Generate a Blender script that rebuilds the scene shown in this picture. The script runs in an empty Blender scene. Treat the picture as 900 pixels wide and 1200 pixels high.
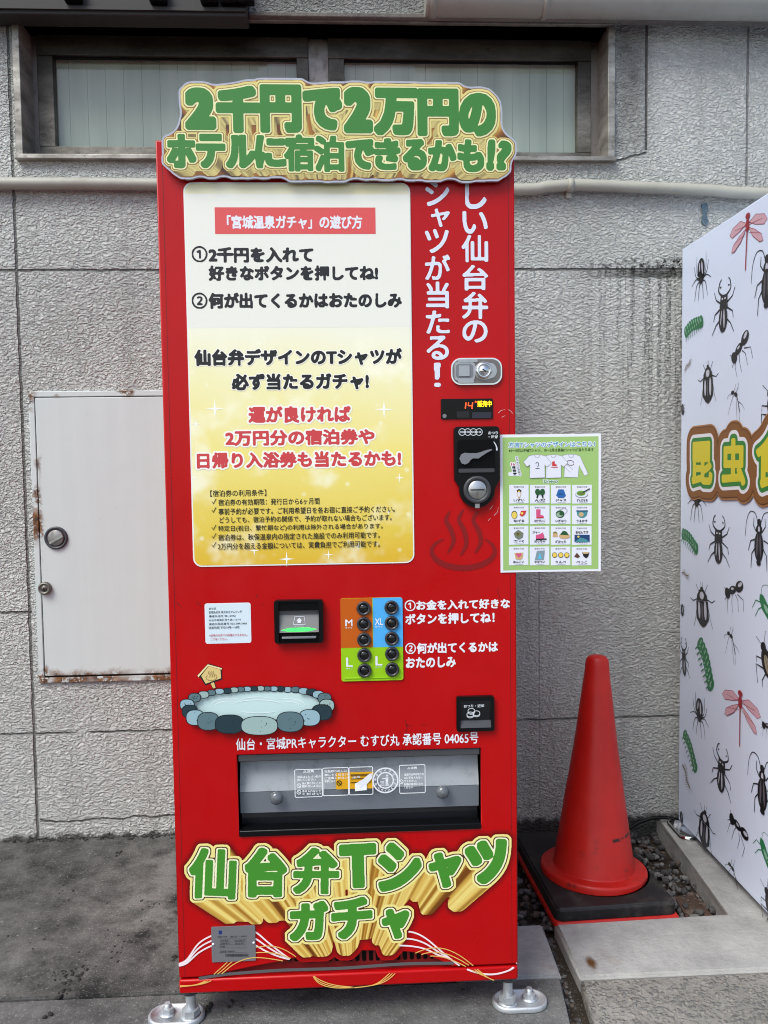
import bpy, bmesh, math, random
import numpy as np
from mathutils import Vector, Matrix
from mathutils.geometry import tessellate_polygon

random.seed(11)
S = bpy.context.scene
COL = S.collection

# ------------------------------------------------------------------ camera
CAM = (0.37012, -2.54636, 1.17189)
YAW, PITCH, ROLL, FPX = 0.04554, -0.0541, -0.01347, 935.132


def cam_basis():
    cy, sy = math.cos(YAW), math.sin(YAW)
    fwd = Vector((sy * math.cos(PITCH), cy * math.cos(PITCH), math.sin(PITCH)))
    r = Vector((cy, -sy, 0))
    u = r.cross(fwd)
    r2 = math.cos(ROLL) * r + math.sin(ROLL) * u
    u2 = -math.sin(ROLL) * r + math.cos(ROLL) * u
    return r2, u2, fwd


RT, UP, FW = cam_basis()
cd = bpy.data.cameras.new('camera')
cd.sensor_fit = 'VERTICAL'
cd.sensor_height = 36.0
cd.lens = FPX / 1200 * 36.0
cd.clip_start = 0.05
cd.clip_end = 2000
cam = bpy.data.objects.new('camera', cd)
COL.objects.link(cam)
cam.matrix_world = Matrix(((RT.x, UP.x, -FW.x, CAM[0]), (RT.y, UP.y, -FW.y, CAM[1]),
                           (RT.z, UP.z, -FW.z, CAM[2]), (0, 0, 0, 1)))
S.camera = cam

# ------------------------------------------------------------------ light
SUN_EL, SUN_AZ = math.radians(52), math.radians(224)   # azimuth: 180 = from behind the camera (-Y)
w = bpy.data.worlds.new('World')
S.world = w
w.use_nodes = True
nt = w.node_tree
bg = nt.nodes['Background']
sky = nt.nodes.new('ShaderNodeTexSky')
sky.sky_type = 'NISHITA'
sky.sun_disc = False
sky.sun_elevation = SUN_EL
sky.sun_rotation = SUN_AZ
sky.air_density = 1.0
sky.dust_density = 2.5
sky.ozone_density = 1.0
nt.links.new(sky.outputs[0], bg.inputs[0])
bg.inputs[1].default_value = 0.12
ld = bpy.data.lights.new('sun', 'SUN')
ld.energy = 1.5
ld.angle = math.radians(30)
ld.color = (0.955, 1.0, 0.955)
sun = bpy.data.objects.new('sun', ld)
COL.objects.link(sun)
sd = Vector((math.sin(SUN_AZ) * math.cos(SUN_EL), math.cos(SUN_AZ) * math.cos(SUN_EL), math.sin(SUN_EL)))
sun.rotation_euler = sd.to_track_quat('Z', 'Y').to_euler()
S.view_settings.view_transform = 'Standard'
S.view_settings.look = 'None'
S.view_settings.gamma = 1
S.view_settings.exposure = 0.78
S.cycles.use_denoising = True
S.cycles.use_adaptive_sampling = False
S.cycles.sample_clamp_indirect = 3.0
S.cycles.filter_width = 1.05
S.cycles.max_bounces = 8
S.cycles.transparent_max_bounces = 8

# ------------------------------------------------------------------ measuring: survey pixel -> point on a real plane
WID, DEP, ZTOP, ZBOT = 0.7194, 0.9049, 1.83, 0.0735
FRONT = -DEP
SIDE_X = 1.427


def ray(px, py):
    return FW + RT * ((px - 450) / FPX) - UP * ((py - 600) / FPX)


def hit(px, py, axis, val):
    d = ray(px, py)
    t = (val - CAM[axis]) / d[axis]
    return Vector(CAM) + d * t


def F(px, py):
    p = hit(px, py, 1, FRONT)
    return (p.x, p.z)


def Wl(px, py, y=0.0):
    p = hit(px, py, 1, y)
    return (p.x, p.z)


def Sd(px, py):
    p = hit(px, py, 0, SIDE_X)
    return (-p.y, p.z)


def fb(x0, y0, x1, y1, f=F):
    xm, ym = (x0 + x1) / 2, (y0 + y1) / 2
    return (f(x0, ym)[0], f(xm, y1)[1], f(x1, ym)[0], f(xm, y0)[1])


PXM = 1 / 558.0   # metres per pixel on the machine's front


def zbox(region, s):
    """zoomed crop coordinates -> photograph pixels"""
    return lambda x, y: (region[0] + x / s, region[1] + y / s)


# ------------------------------------------------------------------ materials
def lin(c):
    c = c / 255.0
    return c / 12.92 if c <= 0.04045 else ((c + 0.055) / 1.055) ** 2.4


def rgb(r, g, b):
    return (lin(r), lin(g), lin(b), 1.0)


MATS = {}


def mat(name, col, rough=0.5, metal=0.0, spec=0.5, coat=0.0, emit=0.0):
    if name in MATS:
        return MATS[name]
    m = bpy.data.materials.new(name)
    m.use_nodes = True
    b = m.node_tree.nodes['Principled BSDF']
    b.inputs['Base Color'].default_value = col
    b.inputs['Roughness'].default_value = rough
    b.inputs['Metallic'].default_value = metal
    b.inputs['Specular IOR Level'].default_value = spec
    b.inputs['Coat Weight'].default_value = coat
    b.inputs['Coat Roughness'].default_value = 0.08
    if emit:
        b.inputs['Emission Color'].default_value = col
        b.inputs['Emission Strength'].default_value = emit
    MATS[name] = m
    return m


class NB:
    """node helper"""

    def __init__(s, m):
        s.m, s.t = m, m.node_tree
        s.b = s.t.nodes['Principled BSDF']
        g = s.t.nodes.new('ShaderNodeNewGeometry')
        s.pos = g.outputs['Position']
        sp = s.t.nodes.new('ShaderNodeSeparateXYZ')
        s.t.links.new(s.pos, sp.inputs[0])
        s.x, s.y, s.z = sp.outputs

    def lk(s, v, sock):
        if isinstance(v, (int, float)):
            sock.default_value = v
        elif isinstance(v, tuple):
            sock.default_value = v
        else:
            s.t.links.new(v, sock)

    def math(s, op, a, b=0.0, c=0.0, clamp=False):
        n = s.t.nodes.new('ShaderNodeMath')
        n.operation = op
        n.use_clamp = clamp
        for v, k in ((a, 0), (b, 1), (c, 2)):
            s.lk(v, n.inputs[k])
        return n.outputs[0]

    def scale(s, sx, sy, sz, src=None):
        n = s.t.nodes.new('ShaderNodeVectorMath')
        n.operation = 'MULTIPLY'
        s.lk(src or s.pos, n.inputs[0])
        n.inputs[1].default_value = (sx, sy, sz)
        return n.outputs[0]

    def noise(s, scale, detail=3, rough=0.55, vec=None, dist=0.0):
        n = s.t.nodes.new('ShaderNodeTexNoise')
        s.lk(vec or s.pos, n.inputs['Vector'])
        n.inputs['Scale'].default_value = scale
        n.inputs['Detail'].default_value = detail
        n.inputs['Roughness'].default_value = rough
        n.inputs['Distortion'].default_value = dist
        return n.outputs[0]

    def voro(s, scale, feature='F1', vec=None, out=0, rnd=1.0):
        n = s.t.nodes.new('ShaderNodeTexVoronoi')
        n.feature = feature
        s.lk(vec or s.pos, n.inputs['Vector'])
        n.inputs['Scale'].default_value = scale
        n.inputs['Randomness'].default_value = rnd
        return n.outputs[out]

    def ss(s, v, lo, hi):
        n = s.t.nodes.new('ShaderNodeMapRange')
        n.interpolation_type = 'SMOOTHSTEP'
        s.lk(v, n.inputs[0])
        n.inputs[1].default_value = lo
        n.inputs[2].default_value = hi
        return n.outputs[0]

    def mr(s, v, lo, hi, a, b):
        n = s.t.nodes.new('ShaderNodeMapRange')
        s.lk(v, n.inputs[0])
        for k, q in enumerate((lo, hi, a, b)):
            n.inputs[k + 1].default_value = q
        return n.outputs[0]

    def ramp(s, v, stops):
        n = s.t.nodes.new('ShaderNodeValToRGB')
        e = n.color_ramp.elements
        while len(e) < len(stops):
            e.new(0.5)
        for k, (p, c) in enumerate(stops):
            e[k].position = p
            e[k].color = c
        s.lk(v, n.inputs[0])
        return n.outputs[0]

    def mix(s, f, a, b, mode='MIX'):
        n = s.t.nodes.new('ShaderNodeMix')
        n.data_type = 'RGBA'
        n.blend_type = mode
        s.lk(f, n.inputs[0])
        s.lk(a, n.inputs[6])
        s.lk(b, n.inputs[7])
        return n.outputs[2]

    def bump(s, h, dist, strength=1.0, prev=None):
        n = s.t.nodes.new('ShaderNodeBump')
        n.inputs['Strength'].default_value = strength
        n.inputs['Distance'].default_value = dist
        s.lk(h, n.inputs['Height'])
        if prev:
            s.lk(prev, n.inputs['Normal'])
        return n.outputs[0]

    def color(s, c):
        s.lk(c, s.b.inputs['Base Color'])

    def rough(s, v):
        s.lk(v, s.b.inputs['Roughness'])

    def normal(s, v):
        s.lk(v, s.b.inputs['Normal'])


def G(v):
    return (v, v, v, 1.0)


def band(n, coord, c0, w, wob=None):
    """1 on a thin line where coord == c0"""
    d = n.math('SUBTRACT', coord, c0)
    if wob is not None:
        d = n.math('ADD', d, wob)
    d = n.math('ABSOLUTE', d)
    return n.math('SUBTRACT', 1.0, n.ss(d, w * 0.4, w), clamp=True)


def make_stucco():
    m = mat('stucco', rgb(165, 163, 162), 0.9, spec=0.2)
    n = NB(m)
    # ripple stucco relief
    warp = n.t.nodes.new('ShaderNodeVectorMath')
    warp.operation = 'ADD'
    nn = n.t.nodes.new('ShaderNodeTexNoise')
    n.lk(n.pos, nn.inputs['Vector'])
    nn.inputs['Scale'].default_value = 30
    sc = n.scale(0.02, 0.02, 0.02, nn.outputs[1])
    n.lk(n.pos, warp.inputs[0])
    n.lk(sc, warp.inputs[1])
    v = n.scale(0.8, 1.0, 1.25, warp.outputs[0])
    a = n.noise(112, 2.5, 0.55, v, 0.5)
    b = n.noise(260, 2.0, 0.5, v)
    h = n.math('MULTIPLY_ADD', b, 0.35, n.ss(a, 0.30, 0.72))
    h = n.math('MULTIPLY', h, n.mr(n.noise(1.3, 3, 0.6), 0.3, 0.7, 0.65, 1.25))
    # joints
    wob = n.math('MULTIPLY', n.math('SUBTRACT', n.noise(22, 3), 0.5), 0.010)
    left = n.math('LESS_THAN', n.x, -0.63)
    j = band(n, n.z, 1.797, 0.005, wob)
    j = n.math('MAXIMUM', j, n.math('MULTIPLY', band(n, n.z, 0.345, 0.0042, wob), n.ss(n.noise(9, 2), 0.30, 0.5)))
    j = n.math('MAXIMUM', j, n.math('MULTIPLY', band(n, n.z, 0.735, 0.005, wob), left))
    j = n.math('MAXIMUM', j, n.math('MULTIPLY', band(n, n.x, -0.637, 0.0055, wob), 0.95))
    hi = n.math('GREATER_THAN', n.z, 2.17)
    j = n.math('MAXIMUM', j, n.math('MULTIPLY', band(n, n.x, 1.333, 0.005), hi))
    hi2 = n.math('GREATER_THAN', n.z, 2.06)
    j = n.math('MAXIMUM', j, n.math('MULTIPLY', band(n, n.x, 1.66, 0.0045), n.math('MULTIPLY', hi2, 0.7)))
    j = n.math('MAXIMUM', j, n.math('MULTIPLY', band(n, n.x, 0.985, 0.004), n.math('MULTIPLY', n.math('LESS_THAN', n.z, 0.9), 0.25)))
    # crack running from the joint to the window corner
    cr = n.math('SUBTRACT', n.z, n.math('MULTIPLY', n.math('SUBTRACT', n.x, 1.24), 0.28))
    crm = n.math('MULTIPLY', n.math('GREATER_THAN', n.x, 1.235), n.math('LESS_THAN', n.x, 1.335))
    j = n.math('MAXIMUM', j, n.math('MULTIPLY', band(n, cr, 2.135, 0.005, wob), crm))
    # cracked plaster near the ground on the left
    cz = n.math('ADD', n.z, n.math('MULTIPLY', n.math('SUBTRACT', n.noise(5, 4, 0.6), 0.5), 0.06))
    j = n.math('MAXIMUM', j, n.math('MULTIPLY', band(n, cz, 0.062, 0.004), n.math('MULTIPLY', n.math('GREATER_THAN', n.x, -0.63), n.math('LESS_THAN', n.x, -0.2))))
    # colour
    base = n.ramp(n.noise(1.6, 4, 0.6), [(0.3, rgb(194, 195, 191)), (0.7, rgb(212, 213, 208))])
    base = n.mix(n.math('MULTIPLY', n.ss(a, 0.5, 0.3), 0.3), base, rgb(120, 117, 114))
    spots = n.math('MULTIPLY', n.ss(n.noise(34, 4, 0.7), 0.68, 0.78), 0.6)
    base = n.mix(spots, base, rgb(70, 68, 66))
    rain = n.noise(1.0, 4, 0.6, n.scale(9, 1, 0.5))
    base = n.mix(n.math('MULTIPLY', n.ss(rain, 0.50, 0.72), 0.22), base, rgb(120, 117, 112))
    # soot and overhang shade painted under the ledge, soot round the window
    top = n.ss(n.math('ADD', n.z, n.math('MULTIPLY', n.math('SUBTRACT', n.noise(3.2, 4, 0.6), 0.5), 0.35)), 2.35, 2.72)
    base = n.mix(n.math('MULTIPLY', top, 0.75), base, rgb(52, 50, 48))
    edge = n.math('MULTIPLY', n.math('SUBTRACT', 1.0, n.ss(n.math('ABSOLUTE', n.math('SUBTRACT', n.x, 1.28)), 0.02, 0.10)), n.ss(n.z, 2.12, 2.2))
    base = n.mix(n.math('MULTIPLY', edge, n.math('MULTIPLY', n.noise(12, 4), 0.95)), base, rgb(58, 56, 53))
    # black water streaks by the right machine
    st = n.noise(1.0, 3, 0.6, n.scale(62, 1, 1.0))
    fine = n.noise(110, 3, 0.7)
    st = n.math('MULTIPLY', n.ss(st, 0.44, 0.58), n.ss(fine, 0.38, 0.60))
    sx = n.math('MULTIPLY', n.ss(n.x, 1.02, 1.36), n.math('SUBTRACT', 1.0, n.ss(n.x, 1.52, 1.6)))
    zz = n.math('ADD', n.z, n.math('MULTIPLY', n.math('SUBTRACT', n.noise(1.0, 2, 0.5, n.scale(20, 1, 0.2)), 0.5), 0.5))
    sz = n.math('MULTIPLY', n.ss(zz, 1.05, 1.62), n.math('SUBTRACT', 1.0, n.ss(n.z, 1.80, 1.83)))
    stain = n.math('MULTIPLY', n.math('MULTIPLY', st, sx), sz)
    base = n.mix(n.math('MULTIPLY', stain, 0.72), base, rgb(36, 36, 34))
    blot = n.math('MULTIPLY', n.ss(n.noise(60, 4, 0.7), 0.48, 0.6), n.math('MULTIPLY', sx, band(n, n.z, 1.803, 0.04)))
    base = n.mix(blot, base, rgb(40, 40, 36))
    # a band of fine horizontal scum line
    sc2 = n.math('MULTIPLY', band(n, n.z, 1.782, 0.018, wob), n.math('MULTIPLY', sx, 0.8))
    base = n.mix(sc2, base, rgb(60, 60, 55))
    # splash dirt at the foot
    ft = n.math('SUBTRACT', 1.0, n.ss(n.math('ADD', n.z, n.math('MULTIPLY', n.math('SUBTRACT', n.noise(30, 4, 0.7), 0.5), 0.07)), 0.0, 0.024))
    base = n.mix(n.math('MULTIPLY', ft, 0.9), base, rgb(50, 50, 47))
    base = n.mix(n.math('MULTIPLY', j, 0.75), base, rgb(44, 42, 41))
    n.color(base)
    hh = n.math('SUBTRACT', h, n.math('MULTIPLY', j, 1.6))
    n.normal(n.bump(hh, 0.0085, 1.0))
    return m


def make_concrete(name, c0, c1, spots=0.4, agg=0.0, bumpd=0.004, rust=False, patch=False):
    m = mat(name, c0, 0.9, spec=0.2)
    n = NB(m)
    f = n.math('ADD', n.math('MULTIPLY', n.noise(2.6, 8, 0.72), 0.6), n.math('MULTIPLY', n.noise(15, 6, 0.72), 0.4))
    if patch:
        # paler worn area beside the machine
        px = n.math('MULTIPLY', n.ss(n.x, -0.42, -0.10), n.ss(n.y, -0.80, -0.45))
        f = n.math('ADD', f, n.math('MULTIPLY', px, n.math('MULTIPLY', n.ss(n.noise(7, 6, 0.7), 0.40, 0.62), 0.20)))
    base = n.ramp(f, [(0.39, c0), (0.63, c1)])
    g = n.noise(230, 2, 0.7)
    g2 = n.noise(90, 4, 0.75)
    base = n.mix(n.math('MULTIPLY', n.ss(g, 0.60, 0.72), spots * 0.8), base, G(0.48))
    base = n.mix(n.math('MULTIPLY', n.ss(g2, 0.60, 0.72), spots), base, G(0.40))
    base = n.mix(n.math('MULTIPLY', n.ss(g2, 0.42, 0.28), spots * 1.2), base, G(0.02))
    d = n.ss(n.noise(34, 5, 0.75), 0.66, 0.72)
    base = n.mix(n.math('MULTIPLY', d, 0.7), base, G(0.018))
    h = n.math('ADD', n.math('MULTIPLY', g2, 0.8), n.noise(40, 5, 0.7))
    h = n.math('SUBTRACT', h, n.math('MULTIPLY', d, 0.5))
    if agg:
        vv = n.scale(1, 1, 1)
        vc = n.voro(120, 'F1', out=1)
        vd = n.voro(120, 'F1', out=0)
        grey = n.ramp(vc, [(0.1, G(0.07)), (0.5, G(0.22)), (0.95, rgb(185, 175, 160))])
        stone = n.math('MULTIPLY', n.ss(vd, 0.60, 0.40), n.ss(n.noise(45, 4, 0.6), 0.40, 0.56))
        base = n.mix(n.math('MULTIPLY', stone, agg), base, grey)
        h = n.math('ADD', h, n.math('MULTIPLY', stone, 0.7))
    if rust:
        dx = n.math('SUBTRACT', n.x, 0.928)
        dy = n.math('SUBTRACT', n.y, -0.745)
        r = n.math('SQRT', n.math('ADD', n.math('MULTIPLY', dx, dx), n.math('MULTIPLY', n.math('MULTIPLY', dy, dy), 0.25)))
        r = n.math('ADD', r, n.math('MULTIPLY', n.math('SUBTRACT', n.noise(60, 3), 0.5), 0.014))
        base = n.mix(n.math('SUBTRACT', 1.0, n.ss(r, 0.003, 0.018)), base, rgb(92, 62, 30))
        big = n.math('MULTIPLY', n.ss(n.noise(9, 5, 0.6), 0.56, 0.72), 0.3)
        base = n.mix(big, base, rgb(120, 100, 84))
    n.color(base)
    n.normal(n.bump(h, bumpd, 0.9))
    return m


def make_red_paint():
    m = mat('red_paint', rgb(192, 15, 20), 0.34, spec=0.3)
    n = NB(m)
    base = n.ramp(n.noise(2.2, 4, 0.6), [(0.3, rgb(176, 4, 8)), (0.7, rgb(188, 6, 10))])
    sc = n.math('MULTIPLY', n.ss(n.noise(60, 6, 0.75, n.scale(1, 1, 0.5)), 0.73, 0.78), 0.35)
    base = n.mix(sc, base, rgb(120, 14, 16))
    n.color(base)
    n.rough(n.mr(n.noise(14, 4, 0.6), 0.3, 0.7, 0.26, 0.42))
    n.normal(n.bump(n.noise(7, 2), 0.0012, 0.35))
    return m


def make_metal(name, c, rough=0.35, dirt=0.3, metal=1.0):
    m = mat(name, c, rough, metal)
    n = NB(m)
    f = n.noise(40, 5, 0.7)
    base = n.mix(n.math('MULTIPLY', n.ss(f, 0.5, 0.72), dirt), c, G(0.03))
    n.color(base)
    n.rough(n.mr(f, 0.3, 0.7, rough * 0.8, min(1, rough * 1.7)))
    return m


def make_window_metal():
    m = mat('sooty_aluminium', rgb(120, 116, 108), 0.5, 0.7)
    n = NB(m)
    f = n.noise(5, 5, 0.7, n.scale(1, 1, 3))
    base = n.ramp(f, [(0.3, rgb(70, 66, 60)), (0.5, rgb(120, 115, 106)), (0.75, rgb(165, 160, 150))])
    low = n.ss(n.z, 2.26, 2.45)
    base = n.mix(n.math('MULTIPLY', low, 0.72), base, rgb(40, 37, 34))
    base = n.mix(n.math('MULTIPLY', n.ss(n.noise(60, 4, 0.7), 0.55, 0.7), 0.5), base, rgb(48, 42, 34))
    n.color(base)
    n.normal(n.bump(n.noise(90, 3), 0.001, 0.4))
    return m


def make_outer_metal():
    m = mat('weathered_aluminium', rgb(150, 146, 138), 0.5, 0.5)
    n = NB(m)
    f = n.noise(7, 6, 0.7, n.scale(1, 1, 3))
    base = n.ramp(f, [(0.3, rgb(100, 95, 86)), (0.5, rgb(150, 146, 138)), (0.75, rgb(196, 192, 184))])
    base = n.mix(n.math('MULTIPLY', n.ss(n.z, 2.50, 2.56), 0.6), base, rgb(60, 56, 50))
    base = n.mix(n.math('MULTIPLY', n.ss(n.noise(60, 4, 0.7), 0.55, 0.7), 0.5), base, rgb(60, 52, 42))
    n.color(base)
    n.normal(n.bump(n.noise(90, 3), 0.001, 0.4))
    return m


def make_hatch_paint():
    m = mat('chalky_white_paint', rgb(205, 205, 205), 0.55)
    n = NB(m)
    st = n.noise(1.0, 4, 0.6, n.scale(26, 1, 1.3))
    base = n.ramp(st, [(0.3, rgb(197, 203, 201)), (0.7, rgb(201, 207, 205))])
    e = n.noise(45, 5, 0.75)
    dx = n.math('SUBTRACT', n.x, -0.592)
    dz = n.math('SUBTRACT', n.z, 0.515)
    dt = n.math('SUBTRACT', 1.428, n.z)
    lowr = n.math('MULTIPLY', n.ss(n.math('ADD', dz, n.math('MULTIPLY', n.math('SUBTRACT', n.noise(16, 4, 0.7), 0.5), 0.06)), 0.045, 0.012), n.ss(n.noise(4, 3), 0.36, 0.50))
    lef = n.math('MULTIPLY', n.ss(n.math('ADD', dx, n.math('MULTIPLY', n.math('SUBTRACT', n.noise(24, 4, 0.7), 0.5), 0.04)), 0.016, 0.004), n.ss(n.noise(6, 3, 0.5), 0.54, 0.62))
    topr = n.math('MULTIPLY', n.ss(dt, 0.03, 0.006), n.ss(n.noise(11, 3, 0.5), 0.57, 0.65))
    r = n.math('MAXIMUM', lowr, n.math('MAXIMUM', lef, topr))
    r = n.math('MULTIPLY', r, n.ss(e, 0.38, 0.5))
    rc = n.ramp(n.noise(80, 4, 0.7), [(0.35, rgb(60, 38, 22)), (0.55, rgb(120, 76, 38)), (0.75, rgb(165, 125, 70))])
    base = n.mix(r, base, rc)
    sp = n.math('MULTIPLY', n.ss(n.noise(120, 3, 0.6), 0.73, 0.77), 0.5)
    base = n.mix(sp, base, rgb(110, 108, 104))
    n.color(base)
    n.normal(n.bump(n.math('ADD', n.noise(9, 3), n.math('MULTIPLY', r, 0.8)), 0.003, 0.5))
    return m


def make_gold(name, vx, vz, freq, stops):
    """printed gold foil effect: streaks that fan out from one vanishing point of the print"""
    m = mat(name, rgb(200, 165, 70), 0.35)
    n = NB(m)
    a = n.math('ARCTAN2', n.math('SUBTRACT', n.x, vx), n.math('SUBTRACT', n.z, vz))
    cmb = n.t.nodes.new('ShaderNodeCombineXYZ')
    n.lk(n.math('MULTIPLY', a, freq), cmb.inputs[0])
    f = n.noise(1.0, 2.0, 0.55, cmb.outputs[0])
    n.color(n.ramp(f, stops))
    return m


def make_panel_print():
    m = mat('golden_sparkle_print', rgb(245, 240, 200), 0.22, coat=0.3)
    n = NB(m)
    t = n.mr(n.z, 0.976, 1.747, 0, 1)
    t2 = n.math('ADD', t, n.math('MULTIPLY', n.math('SUBTRACT', n.noise(5, 3, 0.5), 0.5), 0.14))
    base = n.ramp(t2, [(0.0, rgb(226, 184, 56)), (0.10, rgb(232, 204, 84)), (0.30, rgb(243, 226, 128)), (0.48, rgb(246, 238, 182)),
                       (0.60, rgb(246, 243, 218)), (0.75, rgb(240, 238, 222)), (0.95, rgb(240, 237, 214)), (1.0, rgb(232, 222, 170))])
    bl = n.math('MULTIPLY', n.ss(n.noise(9, 3, 0.6), 0.50, 0.72), n.ss(t, 0.66, 0.56))
    base = n.mix(n.math('MULTIPLY', bl, 0.7), base, rgb(255, 252, 226))
    d = n.voro(34, 'F1')
    vc = n.voro(34, 'F1', out=1)
    sp = n.math('MULTIPLY', n.ss(d, 0.30, 0.16), n.math('MULTIPLY', n.ss(t, 0.62, 0.5), n.ss(vc, 0.45, 0.8)))
    base = n.mix(n.math('MULTIPLY', sp, 0.55), base, rgb(255, 250, 222))
    d2 = n.voro(15, 'F1')
    vc2 = n.voro(15, 'F1', out=1)
    sp2 = n.math('MULTIPLY', n.ss(d2, 0.34, 0.1), n.math('MULTIPLY', n.ss(t, 0.45, 0.2), n.ss(vc2, 0.4, 0.9)))
    base = n.mix(n.math('MULTIPLY', sp2, 0.75), base, rgb(255, 253, 240))
    n.color(base)
    return m


def make_rubber_dirty(name, c, rough):
    m = mat(name, c, rough)
    n = NB(m)
    f = n.noise(14, 5, 0.7)
    n.color(n.mix(n.math('MULTIPLY', n.ss(f, 0.45, 0.75), 0.25), c, rgb(120, 110, 100)))
    n.normal(n.bump(n.noise(60, 4), 0.001, 0.4))
    n.rough(n.mr(f, 0.3, 0.7, rough - 0.08, rough + 0.15))
    return m


def make_cone_red():
    m = mat('sun_worn_red_plastic', rgb(176, 24, 18), 0.42)
    n = NB(m)
    f = n.noise(6, 5, 0.65)
    c = n.ramp(f, [(0.3, rgb(184, 22, 16)), (0.7, rgb(204, 36, 25))])
    dirt = n.math('MULTIPLY', n.ss(n.noise(20, 5, 0.7), 0.56, 0.72), n.ss(n.z, 0.22, 0.02))
    c = n.mix(n.math('MULTIPLY', dirt, 0.75), c, rgb(60, 34, 30))
    mk = n.math('MULTIPLY', band(n, n.z, 0.145, 0.006), n.math('MULTIPLY', n.math('GREATER_THAN', n.x, 1.08), n.ss(n.noise(40, 4, 0.7), 0.42, 0.55)))
    c = n.mix(mk, c, rgb(50, 20, 18))
    n.color(c)
    n.rough(n.mr(n.noise(18, 4), 0.3, 0.7, 0.34, 0.55))
    return m


def facing_mix(t, lo, hi):
    lw = t.nodes.new('ShaderNodeLayerWeight')
    lw.inputs[0].default_value = 0.5
    p = t.nodes.new('ShaderNodeMath')
    p.operation = 'POWER'
    t.links.new(lw.outputs['Facing'], p.inputs[0])
    p.inputs[1].default_value = 3.0
    q = t.nodes.new('ShaderNodeMath')
    q.operation = 'MULTIPLY_ADD'
    t.links.new(p.outputs[0], q.inputs[0])
    q.inputs[1].default_value = hi
    q.inputs[2].default_value = lo
    return q.outputs[0]


def make_glass():
    m = bpy.data.materials.new('window_glass')
    m.use_nodes = True
    t = m.node_tree
    t.nodes.remove(t.nodes['Principled BSDF'])
    out = t.nodes['Material Output']
    tr = t.nodes.new('ShaderNodeBsdfTransparent')
    tr.inputs[0].default_value = (0.86, 0.90, 0.88, 1)
    gl = t.nodes.new('ShaderNodeBsdfGlossy')
    gl.inputs['Roughness'].default_value = 0.06
    gl.inputs[0].default_value = (0.9, 0.9, 0.9, 1)
    fr = facing_mix(t, .05, .55)
    mx = t.nodes.new('ShaderNodeMixShader')
    t.links.new(fr, mx.inputs[0])
    t.links.new(tr.outputs[0], mx.inputs[1])
    t.links.new(gl.outputs[0], mx.inputs[2])
    t.links.new(mx.outputs[0], out.inputs[0])
    return m


def make_blind():
    m = mat('pale_green_blind', rgb(150, 162, 156), 0.7)
    n = NB(m)
    f = n.noise(1.0, 3, 0.5, n.scale(9, 1, 0.8))
    n.color(n.ramp(f, [(0.3, rgb(168, 174, 162)), (0.7, rgb(206, 211, 198))]))
    return m


STUCCO = make_stucco()
RED = make_red_paint()
BLACK = mat('black_plastic', rgb(14, 14, 16), 0.3, spec=0.25)
DBLACK = mat('deep_black', rgb(5, 5, 6), 0.5, spec=0.15)
DGREY = mat('dark_grey_plastic', rgb(62, 62, 66), 0.4)
GREY = mat('grey_plastic', rgb(120, 122, 128), 0.4)
STEEL = make_metal('worn_steel', (0.58, 0.57, 0.56, 1), 0.3, 0.25)
ZINC = make_metal('zinc_plated_steel', (0.62, 0.64, 0.66, 1), 0.45, 0.35, 0.85)
CHROME = mat('polished_steel', (0.8, 0.8, 0.8, 1), 0.12, 1.0)
DSTEEL = make_metal('brown_tinted_steel', (0.27, 0.24, 0.22, 1), 0.4, 0.2)
WIN_MET = make_window_metal()
HATCH = make_hatch_paint()
WHITE = mat('white_vinyl', rgb(232, 233, 240), 0.35)
INK = mat('black_ink', rgb(24, 24, 25), 0.4)
GREENL = mat('logo_green', rgb(68, 142, 44), 0.3)
GREENH = mat('header_green', rgb(60, 128, 42), 0.2, coat=0.2)
CREAM = mat('cream_ink', rgb(240, 226, 142), 0.35)
LINEW = mat('pale_line_ink', rgb(246, 243, 205), 0.35)
BROWNL = mat('brown_line_ink', rgb(72, 46, 14), 0.4)
GLASS = make_glass()
PRINT = make_panel_print()


# ------------------------------------------------------------------ objects
ORG = {}     # world origin of every object with children


def props(o, label=None, cat=None, group=None, kind=None):
    if label:
        o['label'] = label
    if cat:
        o['category'] = cat
    if group:
        o['group'] = group
    if kind:
        o['kind'] = kind
    return o


def put(o, parent, world):
    COL.objects.link(o)
    ORG[o.name] = Vector(world)
    if parent:
        o.parent = parent
        o.location = Vector(world) - ORG[parent.name]
    else:
        o.location = world
    return o


def thing(name, loc, label, cat, group=None):
    o = bpy.data.objects.new(name, None)
    o.empty_display_size = 0.1
    put(o, None, loc)
    return props(o, label, cat, group)


def link_mesh(name, me, parent):
    n = len(me.vertices)
    co = np.empty(n * 3, dtype=np.float64)
    me.vertices.foreach_get('co', co)
    co = co.reshape(-1, 3)
    c = (co.min(0) + co.max(0)) / 2
    me.vertices.foreach_set('co', (co - c).ravel())
    me.update()
    o = bpy.data.objects.new(name, me)
    return put(o, parent, c)


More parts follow.
